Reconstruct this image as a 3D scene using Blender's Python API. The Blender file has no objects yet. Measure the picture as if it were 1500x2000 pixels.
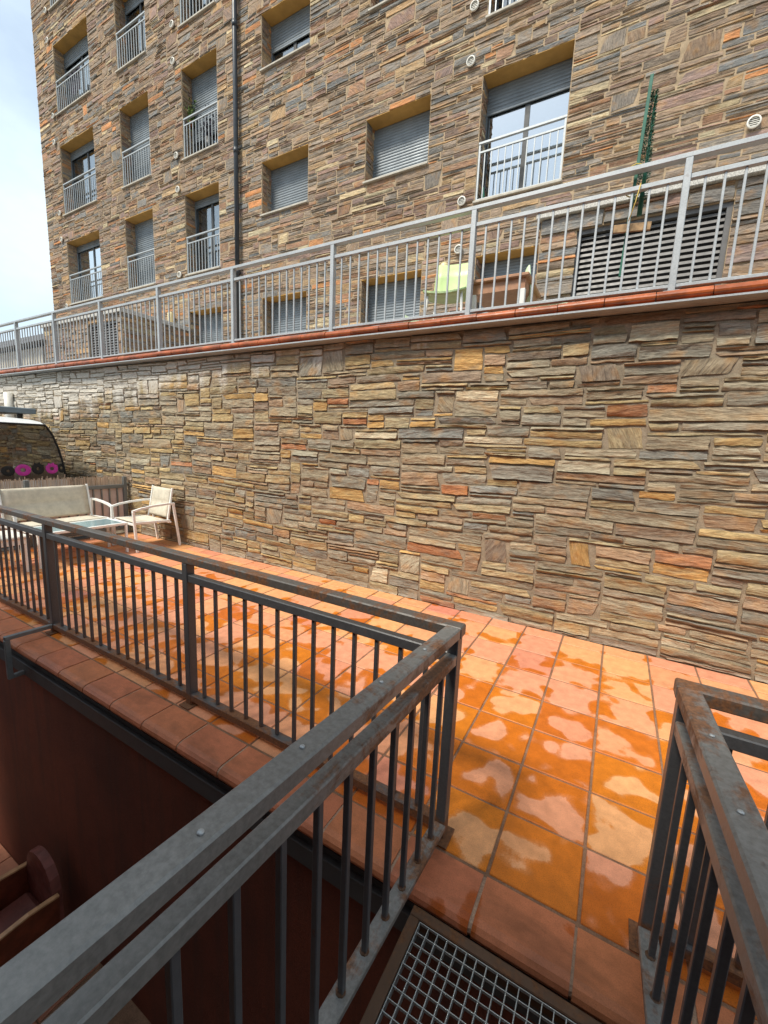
import bpy, math, random
import numpy as np
from mathutils import Vector, Matrix

# ------------------------------------------------------------------ camera, world, sun, exposure
scene = bpy.context.scene
col = scene.collection
R = math.radians

CAM = Vector((0.0, 0.0, 1.6))
ROT = ((0.8683213859, -0.1149777283, 0.4824915468),
       (0.4941043652, 0.1155049166, -0.8616957064),
       (0.0433456690, 0.9866299895, 0.1571063867))
cam_d = bpy.data.cameras.new('camera')
cam_o = bpy.data.objects.new('camera', cam_d)
col.objects.link(cam_o)
cam_o.matrix_world = Matrix.Translation(CAM) @ Matrix(ROT).to_4x4()
cam_d.sensor_fit = 'VERTICAL'
cam_d.sensor_height = 36.0
cam_d.sensor_width = 27.0
cam_d.lens = 14.5027
cam_d.clip_start = 0.02
cam_d.clip_end = 2000.0
scene.camera = cam_o

SUN_EL, SUN_AZ = 55.0, 203.0      # degrees; azimuth clockwise from +Y
world = bpy.data.worlds.new('World')
scene.world = world
world.use_nodes = True
wn, wl = world.node_tree.nodes, world.node_tree.links
wn.clear()
w_out = wn.new('ShaderNodeOutputWorld')
w_bg = wn.new('ShaderNodeBackground')
w_sky = wn.new('ShaderNodeTexSky')
w_sky.sky_type = 'NISHITA'
w_sky.sun_disc = False
w_sky.sun_elevation = R(SUN_EL)
w_sky.sun_rotation = R(SUN_AZ)
w_sky.air_density = 1.0
w_sky.dust_density = 1.6
w_tc = wn.new('ShaderNodeTexCoord')
w_map = wn.new('ShaderNodeMapping')
w_map.inputs['Scale'].default_value = (1.0, 1.0, 1.9)
w_noise = wn.new('ShaderNodeTexNoise')
w_noise.inputs['Scale'].default_value = 2.1
w_noise.inputs['Detail'].default_value = 7.0
w_noise.inputs['Roughness'].default_value = 0.55
w_ramp = wn.new('ShaderNodeValToRGB')
w_ramp.color_ramp.elements[0].position = 0.30
w_ramp.color_ramp.elements[0].color = (0.45, 0.45, 0.45, 1)
w_ramp.color_ramp.elements[1].position = 0.62
w_ramp.color_ramp.elements[1].color = (1, 1, 1, 1)
w_mix = wn.new('ShaderNodeMix')
w_mix.data_type = 'RGBA'
w_mix.inputs[7].default_value = (5.3, 6.3, 7.0, 1)
wl.new(w_tc.outputs['Generated'], w_map.inputs['Vector'])
wl.new(w_map.outputs['Vector'], w_noise.inputs['Vector'])
wl.new(w_noise.outputs['Fac'], w_ramp.inputs['Fac'])
wl.new(w_ramp.outputs['Color'], w_mix.inputs[0])
wl.new(w_sky.outputs['Color'], w_mix.inputs[6])
wl.new(w_mix.outputs[2], w_bg.inputs['Color'])
w_bg.inputs['Strength'].default_value = 0.11
wl.new(w_bg.outputs['Background'], w_out.inputs['Surface'])

sun_d = bpy.data.lights.new('sun', 'SUN')
sun_d.energy = 2.6
sun_d.angle = R(12.0)
sun_d.color = (1.0, 0.93, 0.80)
sun_o = bpy.data.objects.new('sun', sun_d)
col.objects.link(sun_o)
_az, _el = R(SUN_AZ), R(SUN_EL)
_dir = Vector((math.sin(_az) * math.cos(_el), math.cos(_az) * math.cos(_el), math.sin(_el)))
sun_o.rotation_euler = (-_dir).to_track_quat('-Z', 'Y').to_euler()
sun_o.location = (0, -5, 20)

scene.render.engine = 'CYCLES'
scene.cycles.use_denoising = True
scene.cycles.max_bounces = 8
scene.cycles.transparent_max_bounces = 12
scene.render.resolution_x, scene.render.resolution_y = 768, 1024
scene.view_settings.view_transform = 'Standard'
scene.view_settings.look = 'None'
scene.view_settings.gamma = 1.0
scene.view_settings.exposure = 0.74
scene.view_settings.use_curve_mapping = False

rng = random.Random(11)

# ------------------------------------------------------------------ material helpers
def srgb(r, g, b):
    f = lambda c: (c / 255 / 12.92) if c / 255 <= 0.04045 else ((c / 255 + 0.055) / 1.055) ** 2.4
    return (f(r), f(g), f(b), 1.0)

class NT:
    def __init__(self, name):
        self.m = bpy.data.materials.new(name)
        self.m.use_nodes = True
        self.n = self.m.node_tree.nodes
        self.l = self.m.node_tree.links
        self.b = self.n['Principled BSDF']
    def node(self, t, **kw):
        nd = self.n.new(t)
        for k, v in kw.items():
            setattr(nd, k, v)
        return nd
    def link(self, a, b):
        self.l.new(a, b)
    def noise(self, vec, scale, detail=3.0, rough=0.5, dist=0.0):
        nd = self.n.new('ShaderNodeTexNoise')
        nd.inputs['Scale'].default_value = scale
        nd.inputs['Detail'].default_value = detail
        nd.inputs['Roughness'].default_value = rough
        nd.inputs['Distortion'].default_value = dist
        if vec is not None:
            self.l.new(vec, nd.inputs['Vector'])
        return nd.outputs['Fac']
    def mapping(self, vec, scale=(1, 1, 1), loc=(0, 0, 0), rot=(0, 0, 0)):
        nd = self.n.new('ShaderNodeMapping')
        nd.inputs['Scale'].default_value = scale
        nd.inputs['Location'].default_value = loc
        nd.inputs['Rotation'].default_value = rot
        self.l.new(vec, nd.inputs['Vector'])
        return nd.outputs['Vector']
    def ramp(self, fac, stops):
        nd = self.n.new('ShaderNodeValToRGB')
        cr = nd.color_ramp
        while len(cr.elements) < len(stops):
            cr.elements.new(0.5)
        for e, (p, c) in zip(cr.elements, stops):
            e.position = p
            e.color = c if not isinstance(c, (int, float)) else (c, c, c, 1)
        self.l.new(fac, nd.inputs['Fac'])
        return nd.outputs['Color']
    def mix(self, fac, a, b, mode='MIX'):
        nd = self.n.new('ShaderNodeMix')
        nd.data_type = 'RGBA'
        nd.blend_type = mode
        for sock, v in ((0, fac), (6, a), (7, b)):
            if isinstance(v, (int, float)):
                nd.inputs[sock].default_value = v if sock == 0 else (v, v, v, 1)
            elif isinstance(v, tuple):
                nd.inputs[sock].default_value = v
            else:
                self.l.new(v, nd.inputs[sock])
        return nd.outputs[2]
    def math(self, op, a, b=None, c=None):
        nd = self.n.new('ShaderNodeMath')
        nd.operation = op
        for i, v in enumerate((a, b, c)):
            if v is None:
                continue
            if isinstance(v, (int, float)):
                nd.inputs[i].default_value = v
            else:
                self.l.new(v, nd.inputs[i])
        return nd.outputs[0]
    def bump(self, h, strength=0.5, dist=0.01, prev=None):
        nd = self.n.new('ShaderNodeBump')
        nd.inputs['Strength'].default_value = strength
        nd.inputs['Distance'].default_value = dist
        self.l.new(h, nd.inputs['Height'])
        if prev is not None:
            self.l.new(prev, nd.inputs['Normal'])
        return nd.outputs['Normal']
    def set(self, key, v):
        s = self.b.inputs[key]
        if isinstance(v, (int, float, tuple)):
            s.default_value = v
        else:
            self.l.new(v, s)
    def obj(self):
        return self.n.new('ShaderNodeTexCoord').outputs['Object']
    def pos(self):
        return self.n.new('ShaderNodeNewGeometry').outputs['Position']

def simple(name, c, rough=0.6, metal=0.0, var=0.12, scale=8.0, bump=0.15, bscale=60.0, spec=0.5):
    t = NT(name)
    p = t.pos()
    n1 = t.noise(p, scale, 5, 0.6)
    c2 = tuple(max(0, x * (1 - var * 2)) for x in c[:3]) + (1,)
    c3 = tuple(min(1, x * (1 + var * 1.5)) for x in c[:3]) + (1,)
    t.set('Base Color', t.ramp(n1, [(0.3, c2), (0.7, c3)]))
    t.set('Roughness', t.ramp(t.noise(p, scale * 2.3, 4), [(0.3, max(0.02, rough - 0.1)), (0.7, min(1, rough + 0.1))]))
    t.set('Metallic', metal)
    t.set('Specular IOR Level', spec)
    if bump:
        t.set('Normal', t.bump(t.noise(p, bscale, 4), bump, 0.004))
    return t.m

def stone_mat(name, stain):
    t = NT(name)
    at = t.node('ShaderNodeAttribute', attribute_name='Col')
    uvn = t.node('ShaderNodeUVMap')
    uv = uvn.outputs['UV']
    strata = t.noise(t.mapping(uv, (5, 46, 1)), 1.0, 6, 0.62, 0.6)
    coarse = t.noise(t.mapping(uv, (3.2, 11, 1), (3, 7, 0)), 1.0, 4, 0.55, 0.4)
    fine = t.noise(t.mapping(uv, (34, 150, 1)), 1.0, 4, 0.65, 0.5)
    patch = t.noise(t.mapping(uv, (5, 8, 1), (13, 2, 0)), 1.0, 3, 0.5)
    c = t.mix(1.0, at.outputs['Color'], t.ramp(strata, [(0.28, 0.54), (0.5, 0.98), (0.74, 1.42)]), 'MULTIPLY')
    c = t.mix(1.0, c, t.ramp(fine, [(0.28, 0.70), (0.72, 1.28)]), 'MULTIPLY')
    rust = t.ramp(patch, [(0.52, 0.0), (0.68, 0.75)])
    c = t.mix(rust, c, t.mix(0.55, c, srgb(186, 136, 76)))
    vo = t.node('ShaderNodeTexVoronoi')
    vo.feature = 'F1'
    vo.inputs['Scale'].default_value = 1.0
    t.link(t.mapping(uv, (13, 30, 1), (4, 9, 0)), vo.inputs['Vector'])
    chip = vo.outputs['Distance']
    wp = t.pos()
    tone = t.noise(t.mapping(wp, (0.7, 0.7, 0.22)), 1.0, 5, 0.6, 0.3)
    c = t.mix(1.0, c, t.ramp(tone, [(0.3, 0.80), (0.55, 1.02), (0.75, 1.16)]), 'MULTIPLY')
    bloom = t.noise(t.mapping(wp, (1, 1, 1), (9, 2, 4)), 11.0, 4, 0.65)
    c = t.mix(t.ramp(bloom, [(0.55, 0.0), (0.75, 0.42)]), c, srgb(186, 170, 146))
    grey = t.ramp(coarse, [(0.30, 0.8), (0.46, 0.0)])
    c = t.mix(grey, c, t.mix(0.5, c, srgb(118, 112, 102)))
    if stain:
        p = t.pos()
        sep = t.node('ShaderNodeSeparateXYZ')
        t.link(p, sep.inputs[0])
        drip = t.noise(t.mapping(p, (3.2, 1, 0.7)), 1.0, 5, 0.6, 0.3)
        zz = t.math('MULTIPLY_ADD', sep.outputs['Z'], 0.75, -1.62)      # rises to the coping
        xx = t.math('MULTIPLY_ADD', sep.outputs['X'], -0.085, -0.56)
        xx = t.math('MINIMUM', t.math('MAXIMUM', xx, -0.5), 0.30)
        s = t.math('ADD', t.math('ADD', drip, t.math('MINIMUM', zz, 0.35)), xx)
        sf = t.ramp(t.math('MULTIPLY', s, t.math('ADD', 0.75, t.math('MULTIPLY', fine, 0.5))), [(0.50, 0.0), (0.68, 0.85)])
        c = t.mix(sf, c, srgb(206, 200, 190))
        low = t.math('MULTIPLY_ADD', sep.outputs['Z'], -6.0, 0.62)
        lf = t.ramp(t.math('ADD', low, t.math('MULTIPLY', coarse, 0.8)), [(0.62, 0.0), (1.0, 0.45)])
        c = t.mix(lf, c, srgb(180, 170, 156))
    t.set('Base Color', c)
    t.set('Roughness', t.ramp(strata, [(0.2, 0.72), (0.8, 0.9)]))
    t.set('Specular IOR Level', 0.3)
    nb = t.bump(coarse, 0.8, 0.026)
    nb = t.bump(chip, 0.45, 0.016, nb)
    nb = t.bump(strata, 0.9, 0.016, nb)
    nb = t.bump(fine, 0.6, 0.005, nb)
    t.set('Normal', nb)
    return t.m

def mortar_mat(name, c):
    t = NT(name)
    p = t.pos()
    a = t.noise(p, 9, 5, 0.6)
    f = t.noise(p, 140, 3, 0.6)
    base = t.ramp(a, [(0.3, tuple(x * 0.7 for x in c[:3]) + (1,)), (0.7, tuple(x * 1.25 for x in c[:3]) + (1,))])
    t.set('Base Color', t.mix(1.0, base, t.ramp(f, [(0.3, 0.75), (0.7, 1.2)]), 'MULTIPLY'))
    t.set('Roughness', 0.95)
    t.set('Normal', t.bump(f, 0.6, 0.006))
    return t.m

def tile_mat(name, wetness, coping=False):
    t = NT(name)
    p = t.pos()
    oi = t.node('ShaderNodeObjectInfo')
    rnd = oi.outputs['Random']
    if coping:
        rnd = t.math('MULTIPLY_ADD', rnd, 0.3, 0.15)
    dry = t.ramp(rnd, [(0.0, srgb(220, 150, 118)), (0.3, srgb(224, 154, 116)), (0.55, srgb(226, 162, 112)), (0.75, srgb(228, 166, 112)), (0.9, srgb(222, 152, 110)), (0.99, srgb(212, 134, 110))])
    wet = t.ramp(rnd, [(0.0, srgb(196, 102, 26)), (0.4, srgb(205, 112, 24)), (0.7, srgb(210, 122, 28)), (1.0, srgb(196, 100, 32))])
    big = t.noise(t.mapping(p, (1.5, 1.5, 1.5), (2.1, 0.7, 0)), 1.9, 2.0, 0.45, 0.35)
    med = t.noise(t.mapping(p, (1, 1, 1), (5, 3, 0)), 6.0, 1.0, 0.45, 0.35)
    tc = t.obj()
    sp = t.node('ShaderNodeSeparateXYZ')
    t.link(tc, sp.inputs[0])
    edge = t.math('MAXIMUM', t.math('ABSOLUTE', sp.outputs['X']), t.math('ABSOLUTE', sp.outputs['Y']))
    edge = t.math('MULTIPLY', t.math('SUBTRACT', edge, 0.11), 0.75)
    # water lies where people walk off the gangway and thins out along the terrace
    sw = t.node('ShaderNodeSeparateXYZ')
    t.link(p, sw.inputs[0])
    dx = t.math('MULTIPLY', t.math('ABSOLUTE', t.math('SUBTRACT', sw.outputs['X'], 0.0)), 0.018)
    dy = t.math('MULTIPLY', t.math('MAXIMUM', t.math('SUBTRACT', sw.outputs['Y'], 2.3), 0.0), 0.085)
    s = t.math('ADD', t.math('MULTIPLY', big, 0.55), t.math('MULTIPLY', med, 0.45))
    s = t.math('ADD', s, edge)
    s = t.math('ADD', s, t.math('MULTIPLY', t.math('SUBTRACT', t.noise(p, 55, 4, 0.7), 0.5), 0.05))
    s = t.math('ADD', s, t.math('MULTIPLY', t.math('SUBTRACT', rnd, 0.5), 0.07))
    s = t.math('SUBTRACT', t.math('SUBTRACT', s, dx), dy)
    fac = t.ramp(t.math('ADD', s, wetness), [(0.488, 0.0), (0.502, 0.75), (0.53, 1.0)])
    fine = t.noise(p, 260, 3, 0.7)
    mott = t.noise(p, 16, 5, 0.6)
    speck = t.ramp(t.noise(p, 300, 3, 0.65), [(0.55, 0.0), (0.66, 1.0)])
    c = t.mix(fac, dry, wet)
    c = t.mix(1.0, c, t.ramp(mott, [(0.28, 0.80), (0.7, 1.12)]), 'MULTIPLY')
    c = t.mix(1.0, c, t.ramp(fine, [(0.3, 0.86), (0.7, 1.10)]), 'MULTIPLY')
    c = t.mix(t.math('MULTIPLY', speck, t.mix(fac, 0.25, 0.6)), c, srgb(104, 50, 16))
    if coping:
        d = t.noise(t.mapping(p, (2.2, 6, 6), (1, 4, 0)), 1.0, 5, 0.65, 0.5)
        c = t.mix(t.ramp(d, [(0.48, 0.0), (0.75, 0.62)]), c, srgb(122, 92, 70))
        c = t.mix(1.0, c, srgb(226, 200, 188), 'MULTIPLY')
    t.set('Base Color', c)
    t.set('Roughness', t.mix(fac, t.ramp(mott, [(0.3, 0.42), (0.7, 0.58)]), t.ramp(fine, [(0.3, 0.40), (0.7, 0.58)])))
    t.set('Specular IOR Level', t.mix(fac, 0.3, 0.4))
    nb = t.bump(fine, 0.18, 0.0015)
    nb = t.bump(mott, 0.25, 0.004, nb)
    t.set('Normal', nb)
    return t.m

def metal_paint(name, c, rust, rough=0.42, metal=0.35, scratch=0.5, grow=0.0, feet=False):
    t = NT(name)
    p = t.pos()
    a = t.noise(p, 7, 6, 0.65)
    f = t.noise(p, 90, 4, 0.65)
    base = t.ramp(a, [(0.25, tuple(x * 0.86 for x in c[:3]) + (1,)), (0.75, tuple(min(1, x * 1.12) for x in c[:3]) + (1,))])
    base = t.mix(1.0, base, t.ramp(f, [(0.3, 1 - 0.25 * scratch), (0.7, 1 + 0.2 * scratch)]), 'MULTIPLY')
    rn = t.noise(p, 5.5, 7, 0.72, 0.5)
    if grow:
        sp = t.node('ShaderNodeSeparateXYZ')
        t.link(p, sp.inputs[0])
        g = t.math('MULTIPLY', t.math('MAXIMUM', t.math('SUBTRACT', sp.outputs['Y'], 0.45), 0.0), grow)
        streak = t.noise(t.mapping(p, (40, 5, 40)), 1.0, 4, 0.6)
        rn = t.math('ADD', t.math('ADD', rn, g), t.math('MULTIPLY', t.math('SUBTRACT', streak, 0.5), 0.35))
    if feet:            # rust creeping up from the welds at the feet
        sp = t.node('ShaderNodeSeparateXYZ')
        t.link(p, sp.inputs[0])
        zf = t.math('SUBTRACT', sp.outputs['Z'], t.math('MULTIPLY', t.math('MAXIMUM', t.math('SUBTRACT', 1.43, sp.outputs['Y']), 0.0), 0.045))
        k = t.math('MAXIMUM', t.math('MULTIPLY_ADD', zf, -5.0, 0.62), 0.0)
        rn = t.math('ADD', rn, k)
    rf = t.ramp(rn, [(0.62 - rust, 0.0), (0.74 - rust, 0.85)])
    rc = t.ramp(f, [(0.3, srgb(78, 48, 26)), (0.7, srgb(140, 88, 44))])
    t.set('Base Color', t.mix(rf, base, rc))
    t.set('Metallic', t.mix(rf, metal, 0.0))
    t.set('Roughness', t.mix(rf, t.ramp(f, [(0.3, rough - 0.06), (0.7, rough + 0.1)]), 0.85))
    t.set('Normal', t.bump(t.math('ADD', f, t.math('MULTIPLY', rf, 0.6)), 0.2, 0.002))
    return t.m

M = {}
M['wall_stone'] = stone_mat('ledge_stone', True)
M['facade_stone'] = stone_mat('slate_stone', False)
M['wall_mortar'] = mortar_mat('wall_mortar', srgb(150, 136, 116))
M['facade_mortar'] = mortar_mat('facade_mortar', srgb(174, 152, 124))
M['tile'] = tile_mat('terracotta_tile', 0.032)
M['coping_tile'] = tile_mat('terracotta_coping', -0.10, True)
M['grout'] = mortar_mat('grout', srgb(138, 104, 80))
M['pale_grout'] = mortar_mat('pale_grout', srgb(176, 146, 122))
M['rail_dark'] = metal_paint('anthracite_railing', srgb(84, 85, 88), -0.01, 0.40, 0.2, 0.7, 0.0, True)
M['rail_rusty'] = metal_paint('anthracite_rusty_railing', srgb(128, 127, 124), 0.03, 0.42, 0.25, 1.0, 0.17)
M['rail_brown'] = metal_paint('brown_stained_railing', srgb(96, 92, 88), 0.08, 0.42, 0.2, 0.9, 0.05)
M['galv'] = metal_paint('galvanised_steel', srgb(178, 182, 184), -0.02, 0.48, 0.3)
M['galv_dull'] = metal_paint('dull_galvanised_steel', srgb(128, 132, 132), 0.0, 0.5, 0.5)
M['rust_frame'] = metal_paint('rusty_frame', srgb(96, 72, 54), 0.14, 0.55, 0.2)
M['grate'] = metal_paint('grating_steel', srgb(178, 184, 184), -0.08, 0.42, 0.6)
M['beam'] = metal_paint('grey_beam', srgb(82, 84, 84), -0.04, 0.6, 0.2)
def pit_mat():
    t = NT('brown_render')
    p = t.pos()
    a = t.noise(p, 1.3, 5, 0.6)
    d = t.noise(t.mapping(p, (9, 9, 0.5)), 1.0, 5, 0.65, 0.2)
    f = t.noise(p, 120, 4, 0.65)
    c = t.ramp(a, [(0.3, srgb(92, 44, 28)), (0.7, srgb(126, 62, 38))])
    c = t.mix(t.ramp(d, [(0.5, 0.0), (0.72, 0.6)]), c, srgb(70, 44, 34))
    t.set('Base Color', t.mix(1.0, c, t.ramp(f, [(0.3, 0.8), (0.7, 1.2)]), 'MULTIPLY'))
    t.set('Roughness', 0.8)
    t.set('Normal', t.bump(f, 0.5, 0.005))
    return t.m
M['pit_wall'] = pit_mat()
M['pit_floor'] = simple('pit_tile', srgb(176, 116, 88), 0.6, var=0.15, scale=5)
M['terracotta'] = simple('glazed_coping', srgb(164, 84, 42), 0.38, var=0.3, scale=6, bump=0.2)
M['white_metal'] = simple('white_powder_coat', srgb(238, 238, 234), 0.4, var=0.03)
M['white_plastic'] = simple('white_plastic', srgb(226, 222, 212), 0.5, var=0.06)
M['sling'] = simple('beige_sling_fabric', srgb(206, 198, 180), 0.85, var=0.08, scale=14, bump=0.5, bscale=420)
M['table_glass'] = simple('frosted_glass', srgb(136, 164, 170), 0.10, var=0.10, scale=4, bump=0)
M['ochre'] = simple('ochre_render', srgb(196, 152, 84), 0.85, var=0.10, scale=3)
M['shutter'] = simple('grey_roller_shutter', srgb(124, 132, 138), 0.45, metal=0.2, var=0.12, scale=2.2, bump=0.05)
M['frame_dark'] = simple('dark_window_frame', srgb(58, 60, 62), 0.45, var=0.1)
M['sill'] = simple('pale_sill_stone', srgb(186, 178, 164), 0.7, var=0.12, scale=12)
M['granite'] = simple('speckled_granite', srgb(196, 192, 184), 0.6, var=0.28, scale=70, bump=0.1)
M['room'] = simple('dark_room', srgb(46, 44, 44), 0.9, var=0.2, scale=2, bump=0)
M['curtain'] = simple('pale_curtain', srgb(206, 208, 206), 0.9, var=0.1, scale=6, bump=0.1)
M['downpipe'] = simple('charcoal_downpipe', srgb(52, 56, 62), 0.4, var=0.1)
M['render_wall'] = simple('brown_house_render', srgb(120, 76, 56), 0.9, var=0.12, scale=2)
M['roof_dark'] = simple('dark_slate_roof', srgb(84, 84, 88), 0.8, var=0.4, scale=14)
M['concrete'] = simple('concrete', srgb(150, 144, 134), 0.9, var=0.15, scale=3)
M['asphalt'] = simple('asphalt', srgb(72, 70, 68), 0.95, var=0.2, scale=10)
M['ground'] = simple('earth_ground', srgb(104, 96, 74), 0.95, var=0.25, scale=0.6)
M['van_white'] = simple('white_car_paint', srgb(226, 228, 228), 0.25, var=0.03, bump=0)
M['black'] = simple('black_rubber', srgb(26, 26, 28), 0.5, var=0.1, bump=0)
M['pink'] = simple('pink_film', srgb(214, 62, 168), 0.35, var=0.08, bump=0)
M['rack'] = simple('blue_grey_panel', srgb(110, 124, 132), 0.4, var=0.12, scale=6)
M['tail'] = simple('red_lens', srgb(150, 22, 20), 0.2, var=0.1, bump=0)
M['reed'] = None
M['green_chair'] = simple('green_plastic', srgb(192, 214, 150), 0.4, var=0.05, bump=0)
M['pale_green'] = simple('pale_green_plastic', srgb(206, 226, 190), 0.4, var=0.05, bump=0)
M['brown_top'] = simple('brown_table_top', srgb(176, 130, 100), 0.5, var=0.1, scale=9)
M['green_post'] = simple('green_painted_post', srgb(38, 104, 84), 0.5, var=0.12)
M['green_leaf'] = simple('artificial_hedge', srgb(40, 92, 66), 0.6, var=0.35, scale=60, bump=0)
M['plant_leaf'] = simple('potted_leaf', srgb(88, 112, 44), 0.6, var=0.3, scale=40, bump=0)
M['board'] = simple('weathered_board', srgb(164, 134, 98), 0.8, var=0.25, scale=22)
M['tie'] = simple('yellow_cord', srgb(206, 176, 84), 0.6, var=0.1, bump=0)
M['wood_dark'] = simple('varnished_brown_wood', srgb(112, 52, 32), 0.4, var=0.25, scale=9)
M['wood_edge'] = simple('pale_wood_edge', srgb(196, 146, 104), 0.5, var=0.15, scale=12)  # paler wood colour along the arm tops
M['leather'] = simple('red_brown_seat', srgb(124, 68, 58), 0.55, var=0.2, scale=8)
M['lamp'] = simple('cream_lamp_glass', srgb(226, 208, 158), 0.4, var=0.04, bump=0)
M['cloth'] = simple('dark_clothes', srgb(52, 44, 60), 0.9, var=0.3, scale=9)
M['fence_board'] = simple('pale_fence_board', srgb(216, 194, 182), 0.8, var=0.1, scale=6)
M['louvre'] = simple('grey_louvre_metal', srgb(108, 106, 105), 0.5, metal=0.2, var=0.1)

def reed_mat():
    t = NT('reed_screen')
    p = t.pos()
    a = t.noise(t.mapping(p, (3, 110, 2.0)), 1.0, 3, 0.6)
    b = t.noise(p, 4, 4)
    c = t.ramp(a, [(0.25, srgb(164, 136, 114)), (0.5, srgb(212, 184, 160)), (0.75, srgb(230, 210, 186))])
    t.set('Base Color', t.mix(1.0, c, t.ramp(b, [(0.3, 0.75), (0.7, 1.15)]), 'MULTIPLY'))
    t.set('Roughness', 0.85)
    t.set('Normal', t.bump(a, 0.7, 0.004))
    tl = t.node('ShaderNodeBsdfTranslucent')       # dry reed lets some daylight through
    t.link(c, tl.inputs['Color'])
    mx = t.node('ShaderNodeMixShader')
    mx.inputs[0].default_value = 0.4
    t.link(t.b.outputs[0], mx.inputs[1])
    t.link(tl.outputs[0], mx.inputs[2])
    t.link(mx.outputs[0], t.n['Material Output'].inputs['Surface'])
    return t.m
M['reed'] = reed_mat()

def pane_mat(name, refl, tint):
    t = NT(name)
    n, l = t.n, t.l
    n.remove(t.b)
    tr = n.new('ShaderNodeBsdfTransparent')
    tr.inputs['Color'].default_value = tint
    gl = n.new('ShaderNodeBsdfGlossy')
    gl.inputs['Roughness'].default_value = 0.03
    gl.inputs['Color'].default_value = (0.92, 0.97, 1.0, 1)
    mx = n.new('ShaderNodeMixShader')
    lw = n.new('ShaderNodeLayerWeight')
    lw.inputs['Blend'].default_value = 0.35
    ma = n.new('ShaderNodeMath')
    ma.operation = 'MULTIPLY_ADD'
    ma.inputs[1].default_value = 0.5
    ma.inputs[2].default_value = refl
    ma.use_clamp = True
    l.new(lw.outputs['Facing'], ma.inputs[0])
    l.new(ma.outputs[0], mx.inputs[0])
    l.new(tr.outputs[0], mx.inputs[1])
    l.new(gl.outputs[0], mx.inputs[2])
    l.new(mx.outputs[0], n['Material Output'].inputs['Surface'])
    return t.m
M['pane'] = pane_mat('window_pane', 0.12, (0.55, 0.58, 0.6, 1))
M['pane_bright'] = pane_mat('coated_pane', 0.55, (0.4, 0.43, 0.45, 1))
M['van_glass'] = pane_mat('tinted_glass', 0.16, (0.55, 0.46, 0.42, 1))

# ------------------------------------------------------------------ mesh helpers
def world_loc(o):
    v = Vector((0, 0, 0))
    while o is not None:
        v += o.location
        o = o.parent
    return v

def tag(o, label=None, cat=None, group=None, kind=None):
    if label: o['label'] = label
    if cat: o['category'] = cat
    if group: o['group'] = group
    if kind: o['kind'] = kind
    return o

def empty(name, loc, label=None, cat=None, group=None, rz=0.0):
    o = bpy.data.objects.new(name, None)
    o.empty_display_size = 0.1
    col.objects.link(o)
    o.location = loc
    o.rotation_euler = (0, 0, rz)
    return tag(o, label, cat, group)

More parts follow.
